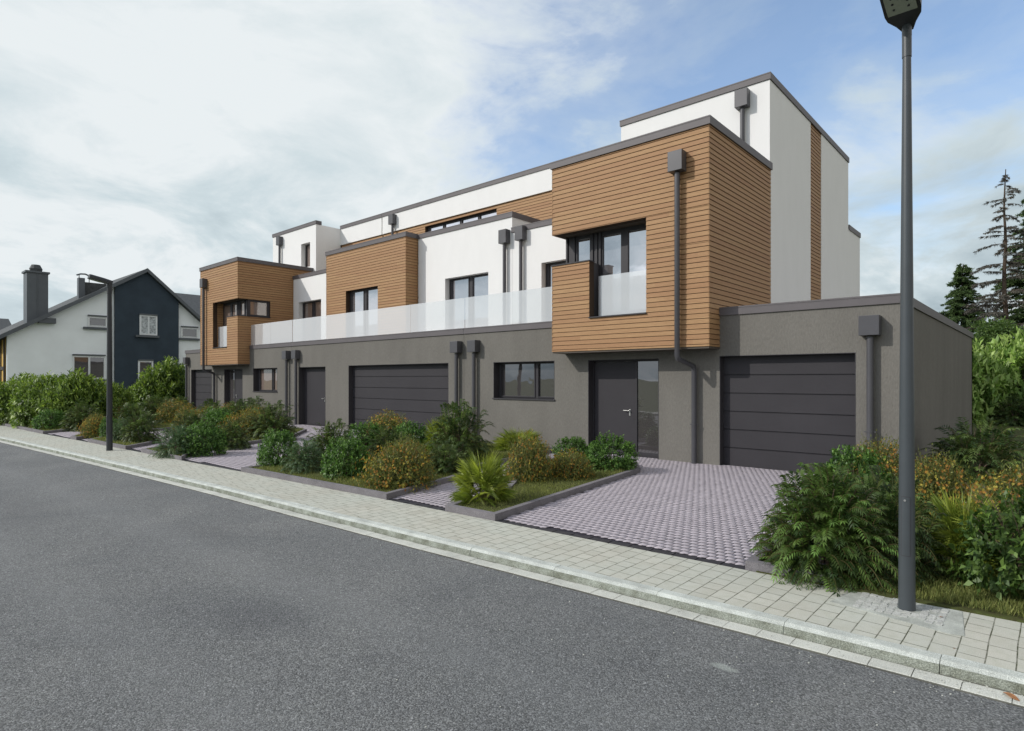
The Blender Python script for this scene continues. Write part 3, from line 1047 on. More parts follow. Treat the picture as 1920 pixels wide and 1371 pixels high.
def inset(poly, d):
    a = sum(poly[k][0] * poly[(k + 1) % len(poly)][1] - poly[(k + 1) % len(poly)][0] * poly[k][1] for k in range(len(poly)))
    if a < 0: poly = poly[::-1]
    n = len(poly)
    out = []
    for k in range(n):
        p0, p1, p2 = Vector(poly[k - 1]), Vector(poly[k]), Vector(poly[(k + 1) % n])
        e1, e2 = (p1 - p0).normalized(), (p2 - p1).normalized()
        n1, n2 = Vector((-e1.y, e1.x)), Vector((-e2.y, e2.x))
        b = (n1 + n2)
        b = b / max(0.35, b.length_squared) * 2
        out.append(tuple(p1 + b * d * 0.5 * (2 if b.length < 3 else 1) / 1.0 if False else p1 + (n1 + n2) * (d / max(0.5, 1 + n1.dot(n2)))))
    return poly, out


def inpoly(x, y, poly):
    c = False
    n = len(poly)
    for i in range(n):
        x1, y1 = poly[i]; x2, y2 = poly[i - 1]
        if (y1 > y) != (y2 > y) and x < (x2 - x1) * (y - y1) / (y2 - y1) + x1:
            c = not c
    return c


INS = {}
for key, poly in PL.items():
    outer, inn = inset(poly, 0.085)
    INS[key] = inn
    root = empty('planter_bed', (outer[0][0], outer[0][1], 0), PLAB[key], 'planter bed', 'kerbed planter beds in front of the houses')
    kb = MB()
    n = len(outer)
    for k in range(n):
        j = (k + 1) % n
        a, b, c, d = outer[k], outer[j], inn[j], inn[k]
        kb.prism([a, b, c, d], -0.1, 0.082)
    kb.build('edging_kerb', 'pkerb', root)
    if key != 'P7':
        sl = MB(); sl.prism(inn, -0.1, 0.05); sl.build('turf', 'soil', root)
    else:
        sl = MB(); sl.prism(inn, -0.1, 0.03); sl.build('turf', 'soil', root)

# slot drains along the driveway fronts
for k, (a, b, lab) in enumerate([(-5.13, -2.10, 'long dark slot drain at the front of the right driveway'), (-7.22, -6.01, 'short dark slot drain at the mouth of the path left of the fan palm'),
                 (-14.0, -11.47, 'dark slot drain at the front of the middle driveway'), (-17.24, -16.26, 'dark slot drain just right of the far lamp post'), (-20.97, -20.02, 'dark slot drain left of the far lamp post'), (-24.1, -21.5, 'far dark slot drain beside the tall hedge')]):
    mb = MB()
    nb = max(2, int((b - a) / 0.12))
    for q in range(nb):
        x0, x1 = a + (b - a) * q / nb, a + (b - a) * (q + 1) / nb
        mb.prism([(x0 + 0.003, bk_at(x0) + 0.006), (x1 - 0.003, bk_at(x1) + 0.006), (x1 - 0.003, bk_at(x1) + 0.125), (x0 + 0.003, bk_at(x0) + 0.125)], -0.1, -0.002 - 0.004 * (q % 2))
    mb.build('slot_drain', 'drain')
    tag(COL.objects[-1], lab, 'drain', 'slot drains between sidewalk and paving')


def pavers():
    """interlocking pavers as real stones, one mesh"""
    px, py = 0.094, 0.104
    s = 0.015
    prof = np.array([(-.5, -.5), (-.06, -.5), (.06, -.5), (.5, -.5), (.5, .5), (.06, .5), (-.06, .5), (-.5, .5)], float)
    hx, hy = px - 0.012, py - 0.013
    base = prof * np.array([hx, hy])
    base[:, 1] += np.array([-s, -s, s, s, s, s, -s, -s]) * 0.5
    C = []
    polys = list(PL.values())
    y = 4.5
    row = 0
    while y < 12.1:
        x = -33.5 + (row % 2) * px * 0.5
        while x < -2.15:
            if y > bk_at(x) + 0.165 and not any(inpoly(x, y, p) for p in polys) and not (y > 12.16):
                C.append((x, y))
            x += px
        y += py
        row += 1
    C = np.array(C)
    n = len(C)
    z = rng.uniform(-0.0015, 0.0015, n)
    ang = rng.normal(0, 0.006, n)
    ca, sa = np.cos(ang), np.sin(ang)
    bx = base[None, :, 0] * ca[:, None] - base[None, :, 1] * sa[:, None] + C[:, 0:1]
    by = base[None, :, 0] * sa[:, None] + base[None, :, 1] * ca[:, None] + C[:, 1:2]
    top = np.stack([C[:, 0:1] + (bx - C[:, 0:1]) * 0.985, C[:, 1:2] + (by - C[:, 1:2]) * 0.985, np.repeat((z)[:, None], 8, 1)], -1)
    bot = np.stack([bx, by, np.repeat((z - 0.006)[:, None], 8, 1)], -1)
    V = np.concatenate([top, bot], 1).reshape(-1, 3)
    off = (np.arange(n) * 16)[:, None]
    tf = off + np.arange(8)[None]
    sides = []
    for k in range(8):
        j = (k + 1) % 8
        sides.append(np.concatenate([off + 8 + k, off + 8 + j, off + j, off + k], 1))
    sides = np.concatenate(sides, 0)
    me = bpy.data.meshes.new('paving')
    me.vertices.add(len(V)); me.vertices.foreach_set('co', V.ravel())
    loops = np.concatenate([tf.ravel(), sides.ravel()])
    me.loops.add(len(loops)); me.loops.foreach_set('vertex_index', loops)
    st = np.concatenate([np.arange(n) * 8, n * 8 + np.arange(len(sides)) * 4])
    tot = np.concatenate([np.full(n, 8), np.full(len(sides), 4)])
    me.polygons.add(len(st)); me.polygons.foreach_set('loop_start', st); me.polygons.foreach_set('loop_total', tot)
    me.update(calc_edges=True)
    me.materials.append(M['paver'])
    o = bpy.data.objects.new('driveway', me); COL.objects.link(o)
    tag(o, None, None, None, 'structure')


pavers()

# ------------------------------------------------------------------ vegetation
def npmesh(name, Q, Cc, mk, parent=None, link=True):
    """Q (n,4,3) quads, Cc (n,3) colours"""
    n = len(Q)
    me = bpy.data.meshes.new(name)
    me.vertices.add(n * 4)
    me.vertices.foreach_set('co', np.ascontiguousarray(Q, dtype=np.float32).ravel())
    me.loops.add(n * 4)
    me.loops.foreach_set('vertex_index', np.arange(n * 4, dtype=np.int32))
    me.polygons.add(n)
    me.polygons.foreach_set('loop_start', np.arange(n, dtype=np.int32) * 4)
    me.polygons.foreach_set('loop_total', np.full(n, 4, dtype=np.int32))
    me.update(calc_edges=True)
    at = me.color_attributes.new('Col', 'FLOAT_COLOR', 'POINT')
    c4 = np.ones((n * 4, 4), dtype=np.float32)
    c4[:, :3] = np.repeat(Cc, 4, 0)
    at.data.foreach_set('color', c4.ravel())
    me.materials.append(M[mk])
    if not link:
        return me
    o = bpy.data.objects.new(name, me)
    COL.objects.link(o)
    if parent is not None:
        o.parent = parent
    return o


def nrm(a):
    return a / np.maximum(1e-9, np.linalg.norm(a, axis=-1, keepdims=True))


def leaves(P, D, N, L, W, lift=0.12):
    D = nrm(D)
    Sd = nrm(np.cross(D, N))
    N2 = np.cross(Sd, D)
    L = np.asarray(L).reshape(-1, 1); W = np.asarray(W).reshape(-1, 1)
    mid_ = P + D * L * 0.45 + N2 * W * lift
    return np.stack([P, mid_ + Sd * W * 0.5, P + D * L - N2 * L * 0.08, mid_ - Sd * W * 0.5], 1)


def unit(n, r, zmin=-0.2):
    v = nrm(r.normal(size=(n * 6 + 60, 3)))
    v = v[v[:, 2] > zmin][:n]
    return v


def lumps(V, r, k=7, amp=0.16):
    c = unit(k, r, -0.1)
    d = np.clip(V @ c.T, 0, 1) ** 6
    return 0.9 + amp * (d * r.uniform(-0.4, 1.3, k)[None]).sum(1)


def pal(n, r, a, b, jit=0.25):
    t = r.uniform(0, 1, (n, 1))
    c = np.array(a)[None] * (1 - t) + np.array(b)[None] * t
    return np.clip(c * r.uniform(1 - jit, 1 + jit, (n, 1)), 0, 1)


def shrub_frond(seed, nf=520, pairs=8, fl=0.42, lw=(0.105, 0.021), cols=((0.016, 0.036, 0.010), (0.062, 0.095, 0.025)), tipc=(0.11, 0.16, 0.042)):
    """unit-size shrub (radius 1, height 1) of arching feather leaves"""
    r = np.random.default_rng(seed)
    V = unit(nf, r, -0.12)
    nf = len(V)
    lump = lumps(V, r)
    rr = r.uniform(0.30, 0.82, nf) * lump
    sq = np.array([1, 1, 0.92])
    P0 = V * rr[:, None] * sq
    P0[:, 2] = np.maximum(P0[:, 2], 0.03)
    D0 = nrm(V + np.array([0, 0, 0.35]) + r.normal(0, 0.28, (nf, 3)))
    L = fl * r.uniform(0.6, 1.15, nf)
    col = pal(nf, r, *cols)
    hot = r.uniform(0, 1, nf) < 0.22
    col[hot] = pal(hot.sum(), r, cols[1], tipc, 0.2)
    Q, Cc = [], []
    side = nrm(np.cross(D0, np.array([0, 0, 1.0]) + r.normal(0, 0.15, (nf, 3))))
    prev = P0
    for k in range(1, pairs + 1):
        s = k / pairs
        pos = P0 + D0 * (L * s)[:, None] - np.array([0, 0, 1.0]) * (L * 0.50 * s * s)[:, None]
        tan = nrm(pos - prev)
        up = np.cross(side, tan)
        ls = lw[0] * (1.15 - 0.65 * abs(s - 0.35)) * r.uniform(0.8, 1.15, nf)
        for sg in (-1, 1):
            d = nrm(tan * 0.62 + side * sg * 0.9 - np.array([0, 0, 0.22]))
            Q.append(leaves(pos, d, up, ls, lw[1] * r.uniform(0.8, 1.2, nf)))
            Cc.append(col * r.uniform(0.8, 1.2, (nf, 1)))
        # stalk segment
        wq = 0.0035
        Q.append(np.stack([prev - up * wq, pos - up * wq, pos + up * wq, prev + up * wq], 1))
        Cc.append(np.tile(np.array([[0.08, 0.07, 0.03]]), (nf, 1)))
        prev = pos
    Q.append(leaves(prev, nrm(tan), up, lw[0] * np.ones(nf) * 0.9, lw[1] * np.ones(nf)))
    Cc.append(col)
    return np.concatenate(Q), np.concatenate(Cc)


def shrub_leaf(seed, nt=560, per=12, size=0.088, cols=((0.022, 0.055, 0.012), (0.070, 0.135, 0.028)), tipc=(0.12, 0.22, 0.045), flat=0.95, wid=0.55, spread=0.16, zmin=-0.35):
    r = np.random.default_rng(seed)
    V = unit(nt, r, zmin)
    nt = len(V)
    lump = lumps(V, r, 9, 0.2)
    rr = r.uniform(0.55, 1.0, nt) ** 0.7 * lump
    T0 = V * rr[:, None] * np.array([1, 1, flat]) * 0.86
    T0[:, 2] = T0[:, 2] * 0.82 + 0.16
    D0 = nrm(V + np.array([0, 0, 0.38]) + r.normal(0, 0.38, (nt, 3)))
    Q, Cc = [], []
    base = pal(nt, r, *cols)
    for k in range(per):
        s = (k + 1) / per
        pos = T0 + D0 * (spread * s) + r.normal(0, 0.018, (nt, 3))
        a = k * 2.4 + r.uniform(0, 1, nt)
        e1 = nrm(np.cross(D0, np.array([0.3, 0.1, 1.0])))
        e2 = np.cross(D0, e1)
        d = nrm(D0 * (0.35 + 0.5 * s) + (e1 * np.cos(a)[:, None] + e2 * np.sin(a)[:, None]) * 0.9)
        up = nrm(D0 + np.array([0, 0, 0.6]))
        sz = size * r.uniform(0.65, 1.15, nt)
        Q.append(leaves(pos, d, up, sz, sz * wid, 0.2))
        c = base * r.uniform(0.75, 1.25, (nt, 1))
        if s > 0.6:
            m = r.uniform(0, 1, nt) < 0.45
            c[m] = pal(m.sum(), r, cols[1], tipc)
        Cc.append(c)
    return np.concatenate(Q), np.concatenate(Cc)


def shrub_flower(seed, ns=2600, nfl=900):
    """rounded bush of fine needle stems with yellow-orange star blossoms; returns foliage and blossom arrays"""
    r = np.random.default_rng(seed)
    V = unit(ns, r, -0.05); ns = len(V)
    lump = lumps(V, r, 8, 0.14)
    P = V * (r.uniform(0.25, 0.75, ns) * lump)[:, None]
    P[:, 2] = np.maximum(P[:, 2] * 0.9, 0.0)
    D = nrm(V + r.normal(0, 0.3, (ns, 3)) + np.array([0, 0, 0.15]))
    Lh = r.uniform(0.16, 0.36, ns)
    Q = [leaves(P, D, V + 0.01, Lh, np.full(ns, 0.011))]
    Cc = [pal(ns, r, (0.06, 0.075, 0.025), (0.15, 0.14, 0.06))]
    for k in range(5):
        m = ns
        p = P + D * (Lh * r.uniform(0.2, 1, m))[:, None]
        d = nrm(D + r.normal(0, 0.8, (m, 3)))
        Q.append(leaves(p, d, V + r.normal(0, .4, (m, 3)), r.uniform(0.035, 0.07, m), r.uniform(0.012, 0.024, m)))
        Cc.append(pal(m, r, (0.05, 0.07, 0.018), (0.15, 0.165, 0.04)))
    F = unit(nfl, r, -0.02); nfl = len(F)
    lf = lumps(F, r, 8, 0.14)
    FP = F * (lf * r.uniform(0.74, 1.02, nfl))[:, None]
    FP[:, 2] *= 0.92
    FQ, FC = [], []
    fc = pal(nfl, r, (0.27, 0.155, 0.03), (0.20, 0.085, 0.02), 0.35)
    ye = r.uniform(0, 1, nfl) < 0.45
    fc[ye] = pal(ye.sum(), r, (0.31, 0.245, 0.04), (0.19, 0.18, 0.04), 0.3)
    Nn = nrm(F + r.normal(0, 0.45, (nfl, 3)))
    e1 = nrm(np.cross(Nn, np.array([0.2, 0.3, 1.0]))); e2 = np.cross(Nn, e1)
    a0 = r.uniform(0, 6.28, nfl)
    for k in range(6):
        a = a0 + k * 6.283 / 6
        d = e1 * np.cos(a)[:, None] + e2 * np.sin(a)[:, None] + Nn * 0.25
        FQ.append(leaves(FP, d, Nn, r.uniform(0.022, 0.042, nfl), np.full(nfl, 0.013)))
        FC.append(fc * r.uniform(0.85, 1.15, (nfl, 1)))
    return (np.concatenate(Q), np.concatenate(Cc)), (np.concatenate(FQ), np.concatenate(FC))


def shrub_palm(seed, nf=120, blades=15, bl=0.42):
    """low fan palm: blades radiating from the ends of short stalks"""
    r = np.random.default_rng(seed)
    V = unit(nf, r, 0.0); nf = len(V)
    V[:, 2] = np.abs(V[:, 2])
    P = V * r.uniform(0.30, 0.60, nf)[:, None]
    P[:, 2] = P[:, 2] * 1.0 + 0.04
    e1 = nrm(np.cross(V, np.array([0.02, 0.01, 1.0])))
    e2 = nrm(np.cross(e1, V))
    tw = r.uniform(-0.7, 0.7, nf)
    f1 = e1 * np.cos(tw)[:, None] + e2 * np.sin(tw)[:, None]
    Q, Cc = [], []
    base = pal(nf, r, (0.085, 0.12, 0.018), (0.20, 0.235, 0.038))
    for k in range(blades):
        a = (k / (blades - 1) - 0.5) * 2.5
        d = nrm(V * math.cos(a) + f1 * math.sin(a) + np.array([0, 0, 0.05]))
        L = bl * (1.0 - 0.25 * abs(a)) * r.uniform(0.85, 1.1, nf)
        p2 = P + d * (L * 0.55)[:, None]
        d2 = nrm(d - np.array([0, 0, 0.35 * (1 + 0.2 * abs(a))]))
        s = nrm(np.cross(d, V + 0.01)) * 0.011
        Q.append(np.stack([P - s * 0.5, p2 - s, p2 + s, P + s * 0.5], 1))
        tip = p2 + d2 * (L * 0.5)[:, None]
        Q.append(np.stack([p2 - s, tip - s * 0.08, tip + s * 0.08, p2 + s], 1))
        c = base * r.uniform(0.8, 1.2, (nf, 1))
        Cc += [c, c * 1.05]
    w = 0.008
    Q.append(np.stack([np.tile([[0, 0, 0.0]], (nf, 1)) - e1 * w, P - e1 * w, P + e1 * w, np.tile([[0, 0, 0.0]], (nf, 1)) + e1 * w], 1))
    Cc.append(np.tile([[0.09, 0.09, 0.03]], (nf, 1)))
    return np.concatenate(Q), np.concatenate(Cc)


def stems_mesh(seed, n=14, h=0.8, spread=0.6, rad=0.014, mk='twig'):
    r = random.Random(seed)
    mb = MB()
    for k in range(n):
        a = r.uniform(0, 6.283); sp = r.uniform(0.15, 1) * spread; hh = h * r.uniform(0.6, 1.0)
        p = [(0.06 * math.cos(a), 0.06 * math.sin(a), -0.02)]
        for q in range(1, 5):
            s = q / 4
            p.append((math.cos(a) * sp * s ** 1.2 + r.uniform(-.03, .03), math.sin(a) * sp * s ** 1.2 + r.uniform(-.03, .03), hh * s))
        mb.tube(p, [rad, rad * .8, rad * .6, rad * .45, rad * .25], 5)
    me = bpy.data.meshes.new('stems')
    me.from_pydata(mb.v, [], mb.f)
    me.materials.append(M[mk])
    return me


LIB = {}
for i in range(3):
    LIB['frond', i] = [('foliage', npmesh('foliage', *shrub_frond(11 + i), 'leaf', link=False)), ('stems', stems_mesh(3 + i))]
    LIB['frondb', i] = [('foliage', npmesh('foliage', *shrub_frond(21 + i, 520, 8, 0.40, (0.10, 0.020), ((0.028, 0.062, 0.028), (0.075, 0.125, 0.055)), (0.12, 0.18, 0.08)), 'leaf', link=False)), ('stems', stems_mesh(6 + i))]
    LIB['leaf', i] = [('foliage', npmesh('foliage', *shrub_leaf(31 + i), 'leaf', link=False)), ('stems', stems_mesh(9 + i))]
    a, b = shrub_flower(41 + i)
    LIB['flower', i] = [('foliage', npmesh('foliage', *a, 'leaf', link=False)), ('blossoms', npmesh('blossoms', *b, 'petal', link=False)), ('stems', stems_mesh(12 + i))]
    LIB['palm', i] = [('fan_leaves', npmesh('fan_leaves', *shrub_palm(51 + i), 'leaf', link=False))]
    LIB['hedge', i] = [('foliage', npmesh('foliage', *shrub_leaf(61 + i, 760, 12, 0.125, ((0.04, 0.075, 0.012), (0.115, 0.175, 0.03)), (0.20, 0.27, 0.05), 1.0, 0.42, 0.26), 'leaf', link=False)), ('stems', stems_mesh(15 + i, 12, 0.9, 0.5, 0.02))]
    LIB['laurel', i] = [('foliage', npmesh('foliage', *shrub_leaf(71 + i, 520, 10, 0.16, ((0.09, 0.16, 0.035), (0.20, 0.29, 0.07)), (0.34, 0.42, 0.15), 1.0, 0.45, 0.24), 'leaf', link=False)), ('stems', stems_mesh(18 + i, 12, 0.9, 0.5, 0.02))]  # leaf colours lightened to stand in for sun the houses block
LIB['big', 0] = [('foliage', npmesh('foliage', *shrub_leaf(81, 330, 10, 0.115, ((0.030, 0.062, 0.014), (0.070, 0.115, 0.026)), (0.12, 0.19, 0.045), 0.95, 0.62, 0.22), 'leaf', link=False)), ('stems', stems_mesh(33, 90, 1.05, 1.0, 0.008))]
# the large front shrub, denser
LIB['frondbig', 0] = [('foliage', npmesh('foliage', *shrub_frond(91, 950, 9, 0.38, (0.10, 0.019), ((0.016, 0.034, 0.009), (0.065, 0.105, 0.022)), (0.11, 0.20, 0.045)), 'leaf', link=False)), ('stems', stems_mesh(36, 20))]

NAMES = {'frond': ('feathery_shrub', 'shrub'), 'frondb': ('feathery_shrub', 'shrub'), 'frondbig': ('feathery_shrub', 'shrub'), 'leaf': ('leafy_shrub', 'shrub'), 'flower': ('blossoming_shrub', 'flowering shrub'),
         'palm': ('fan_palm', 'palm'), 'hedge': ('hedge_bush', 'hedge bush'), 'laurel': ('laurel_bush', 'laurel bush'), 'big': ('broadleaf_shrub', 'shrub')}
GRP = {'frond': 'dark feathery shrubs in the beds', 'frondb': 'dark feathery shrubs in the beds', 'frondbig': 'dark feathery shrubs in the beds', 'leaf': 'glossy green shrubs in the beds', 'flower': 'yellow and orange flowering bushes',
       'palm': 'fan palms in the beds', 'hedge': 'tall bright green hedge bushes', 'laurel': 'big-leaved bushes behind the garage', 'big': 'glossy green shrubs in the beds'}


def put(kind, x, y, r_, h, label, var=None, z=0.04):
    nm, cat = NAMES[kind]
    if (kind, 1) in LIB:
        v = random.randrange(3) if var is None else var
    else:
        v = 0
    o = empty(nm, (x, y, z), label, cat, GRP[kind])
    o.rotation_euler = (0, 0, random.uniform(0, 6.28))
    k = {'frond': 0.97, 'frondb': 0.97, 'frondbig': 0.97, 'leaf': 0.92, 'flower': 0.95, 'palm': 0.93, 'hedge': 0.9, 'laurel': 0.95, 'big': 0.95}[kind]
    kz = {'frond': 0.95, 'frondb': 0.95, 'frondbig': 0.95, 'leaf': 1.05, 'flower': 1.0, 'palm': 1.0, 'hedge': 1.2, 'laurel': 1.18, 'big': 1.0}[kind]
    if x < -7:
        r_ *= 1.08
    o.scale = (r_ / k, r_ / k, h / kz)
    for part, me in LIB[kind, v]:
        c = bpy.data.objects.new(part, me)
        COL.objects.link(c)
        c.parent = o
    return o


SHRUBS = [
 # bed in front of the double garage
 ('leaf', -11.46, 5.91, 0.37, 0.76, 'glossy green shrub at the left end of the long bed, beside the middle driveway'),
 ('frondb', -10.35, 5.85, 0.38, 0.72, 'bluish green feathery shrub at the front of the long bed, between two glossy green shrubs'),
 ('frond', -11.20, 6.94, 0.52, 0.95, 'dark feathery shrub in front of the grey side door of the middle house'),
 ('leaf', -9.15, 5.96, 0.39, 0.74, 'glossy green shrub left of the large orange bush at the sidewalk'),
 ('flower', -7.85, 6.10, 0.58, 0.86, 'large orange and yellow bush at the right front corner of the long bed'),
 ('flower', -13.15, 9.85, 0.77, 0.98, 'orange bush in front of the double garage door'),
 ('leaf', -11.7, 9.45, 0.5, 0.70, 'glossy green shrub just right of the orange bush before the double garage'),
 ('palm', -11.0, 9.8, 0.5, 0.95, 'bright fan palm against the right part of the double garage door'),
 ('frond', -9.40, 8.88, 0.68, 1.33, 'tall dark feathery shrub in front of the downpipes between the middle and right houses'),
 ('frond', -8.15, 7.40, 0.42, 0.62, 'low dark feathery shrub behind the large orange corner bush'),
 ('palm', -9.6, 11.05, 0.66, 0.62, 'fan palm under the ground floor window of the right house'),
 # bed by the right driveway
 ('palm', -5.92, 6.05, 0.50, 0.84, 'spiky fan palm at the front corner of the small bed, nearest the sidewalk'),
 ('flower', -6.60, 7.85, 0.47, 0.90, 'orange bush directly behind the front fan palm'),
 ('flower', -6.25, 8.55, 0.46, 0.56, 'lower orange bush between the front fan palm and the green shrub by the entrance'),
 ('leaf', -6.30, 9.85, 0.50, 0.70, 'glossy green shrub at the rear of the small bed, before the dark entrance door'),
 ('leaf', -7.45, 10.3, 0.38, 0.55, 'small green shrub under the wall left of the entrance door'),
 # right bed
 ('frondbig', -1.52, 6.02, 0.62, 1.04, 'very large dark feathery shrub left of the near lamp post'),
 ('frond', -1.12, 6.45, 0.50, 0.96, 'dark feathery shrub right behind the near lamp post'),
 ('leaf', -2.0, 9.3, 0.46, 0.85, 'bright green shrub behind the very large dark shrub'),
 ('flower', -2.05, 10.9, 0.62, 0.90, 'yellow bush in front of the single garage, left of the near lamp post'),
 ('flower', -1.18, 9.70, 0.50, 0.84, 'yellow bush by the garage corner, just right of the near lamp post'),
 ('frond', -0.95, 13.2, 0.88, 1.14, 'wide dark feathery shrub beside the shaded garage side wall'),
 ('flower', -0.22, 9.20, 0.62, 0.84, 'large yellow bush at the right edge of the view'),
 ('palm', -0.60, 6.85, 0.46, 0.80, 'fan palm just right of the near lamp post'),
 ('big', -0.10, 6.45, 0.50, 0.80, 'broad-leaved shrub with bare twigs at the right front edge, by the lawn'),
 ('flower', -2.2, 33.0, 0.8, 1.1, 'small distant orange bush behind the garage'),
 ('frond', -1.0, 29.6, 0.8, 1.25, 'distant dark shrub on the back lawn'),
 # curved-kerb bed
 ('frondb', -14.85, 5.25, 0.46, 0.80, 'bluish feathery shrub at the front of the curved-kerb bed'),
 ('frond', -16.2, 6.15, 0.45, 1.05, 'dark feathery shrub in the middle of the curved-kerb bed'),
 ('leaf', -14.6, 5.72, 0.46, 0.76, 'glossy green shrub at the corner of the curved kerb'),
 ('flower', -17.6, 8.0, 0.66, 0.90, 'orange bush in the curved-kerb bed before the small ground floor window'),
 ('frond', -23.6, 9.5, 0.60, 1.05, 'dark feathery shrub in front of the far garage'),
 ('leaf', -19.9, 8.2, 0.52, 0.88, 'glossy green shrub between the far dark shrubs and the orange bush'),
 ('frond', -23.3, 11.0, 0.70, 1.12, 'dark feathery shrub before the small ground floor window of the left house'),
 ('frond', -16.75, 8.45, 0.66, 1.18, 'large dark feathery shrub before the pair of downpipes on the left'),
 ('flower', -25.8, 11.3, 0.54, 0.86, 'orange bush before the far front door'),
 ('flower', -24.0, 10.2, 0.50, 0.80, 'small orange bush behind the far dark shrub'),
 ('flower', -21.4, 7.9, 0.5, 0.92, 'orange bush in the rear of the curved-kerb bed'),
 ('flower', -22.8, 9.1, 0.55, 0.88, 'faded orange bush half hidden by the far shrubs'),
 ('frondb', -19.25, 5.35, 0.30, 0.74, 'bluish feathery shrub just right of the far lamp post'),
 ('frond', -18.55, 5.62, 0.46, 0.94, 'dark feathery shrub in the small bed beside the far lamp post'),
 ('flower', -21.35, 5.30, 0.42, 0.80, 'orange bush in the narrow bed left of the far lamp post'),
 ('flower', -26.0, 7.3, 0.45, 0.90, 'dull orange bush behind the narrow far bed'),
 ('leaf', -20.6, 5.45, 0.26, 0.62, 'small green shrub hidden behind the far lamp post'),
 ('frond', -24.5, 7.4, 0.5, 0.80, 'dark low shrub at the back of the narrow far bed'),
 # extra planting that closes the far beds
 ('frond', -23.6, 6.9, 0.62, 0.98, 'dark feathery shrub just behind the narrow bed kerb, left of the far lamp post'),
 ('flower', -25.4, 8.9, 0.75, 1.05, 'broad dull orange bush between the hedge and the far garage'),
 ('frond', -27.3, 8.9, 0.80, 1.12, 'broad dark shrub in front of the far garage door'),
 ('flower', -19.2, 9.2, 0.62, 0.98, 'orange bush behind the curved-kerb bed, in front of the ground floor wall'),
 ('leaf', -18.4, 7.6, 0.5, 0.80, 'glossy green shrub next to the orange bush in the curved-kerb bed'),
 ('frond', -21.3, 9.6, 0.68, 1.08, 'dark feathery shrub left of the small brown ground floor window'),
 ('frond', -15.45, 6.75, 0.42, 0.72, 'low dark shrub just inside the curve of the kerb'),
 ('leaf', -12.6, 8.75, 0.50, 0.70, 'glossy green shrub left of the orange bush before the double garage'),
 ('frond', -10.6, 8.0, 0.5, 0.80, 'dark low shrub in the middle of the long bed'),
 ('flower', -8.75, 7.0, 0.5, 0.72, 'second orange bush tucked behind the large corner bush'),
 # hedge
 ('hedge', -30.2, 5.2, 0.95, 2.02, 'leftmost bright green hedge bush at the edge of the view'),
 ('hedge', -28.0, 5.5, 0.95, 2.2, 'second hedge bush from the left, in front of the yellow and white house'),
 ('hedge', -26.6, 6.0, 0.85, 2.2, 'third hedge bush from the left, before the white wall'),
 ('hedge', -27.4, 7.2, 0.65, 1.85, 'rightmost bush of the left hedge, thin and twiggy beside the far lamp post'),
 ('hedge', -32.5, 5.6, 1.0, 2.1, 'hedge bush continuing the left hedge out of view'),
 ('frond', -24.75, 5.75, 0.60, 1.05, 'dark shrub at the right foot of the left hedge'),
 ('frond', -29.3, 4.9, 0.50, 1.05, 'dark shrub at the left foot of the hedge'),
 ('leaf', -25.6, 5.05, 0.50, 0.72, 'low yellowish shrub at the middle of the hedge foot'),
 ('frond', -27.4, 5.0, 0.50, 0.9, 'dark shrub under the middle of the hedge'),
 ('hedge', -35.2, 11.6, 0.85, 2.35, 'bright green bush before the dark blue gable, left one of the pair'),
 ('hedge', -34.9, 12.0, 1.15, 3.0, 'bright green tall bush touching the left end of the grey row'),
 ('frond', -30.6, 9.9, 0.75, 1.05, 'dark shrub below the bright pair of bushes, left one'),
 ('frond', -29.5, 10.6, 0.60, 1.05, 'dark shrub below the bright pair of bushes, next to the far garage'),
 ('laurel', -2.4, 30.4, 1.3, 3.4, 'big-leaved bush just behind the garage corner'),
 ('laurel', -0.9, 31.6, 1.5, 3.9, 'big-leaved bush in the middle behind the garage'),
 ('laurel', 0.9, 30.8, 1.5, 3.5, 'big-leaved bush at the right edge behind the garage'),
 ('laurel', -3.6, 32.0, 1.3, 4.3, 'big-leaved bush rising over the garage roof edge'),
]
for k, x, y, r_, h, lab in SHRUBS:
    put(k, x, y, r_, h, lab)


def grass(name, polys, dens, hgt, z, label, seed, cols=((0.085, 0.11, 0.03), (0.19, 0.20, 0.065))):
    r = np.random.default_rng(seed)
    Q, Cc = [], []
    for poly in polys:
        a = np.array(poly)
        x0, y0, x1, y1 = a[:, 0].min(), a[:, 1].min(), a[:, 0].max(), a[:, 1].max()
        n = int((x1 - x0) * (y1 - y0) * dens)
        P = np.stack([r.uniform(x0, x1, n), r.uniform(y0, y1, n)], 1)
        m = np.zeros(n, bool)
        j = len(a) - 1
        for i in range(len(a)):
            xi, yi, xj, yj = *a[i], *a[j]
            with np.errstate(divide='ignore', invalid='ignore'):
                c = ((yi > P[:, 1]) != (yj > P[:, 1])) & (P[:, 0] < (xj - xi) * (P[:, 1] - yi) / (yj - yi + 1e-12) + xi)
            m ^= c
            j = i
        P = P[m]
        n = len(P)
        if n == 0: continue
        P3 = np.concatenate([P, np.full((n, 1), z)], 1)
        d = nrm(np.concatenate([r.normal(0, 0.42, (n, 2)), np.ones((n, 1))], 1))
        L = hgt * r.uniform(0.5, 1.25, n) * (0.75 + 0.5 * np.sin(P[:, 0] * 3.1) * np.cos(P[:, 1] * 2.7))
        Q.append(leaves(P3, d, r.normal(0, 1, (n, 3)), L, np.full(n, 0.006) * (1 + (dens < 900)), 0.0))
        Cc.append(pal(n, r, *cols))
    o = npmesh(name, np.concatenate(Q), np.concatenate(Cc), 'grassb')
    return tag(o, label, 'grass', None, 'stuff')


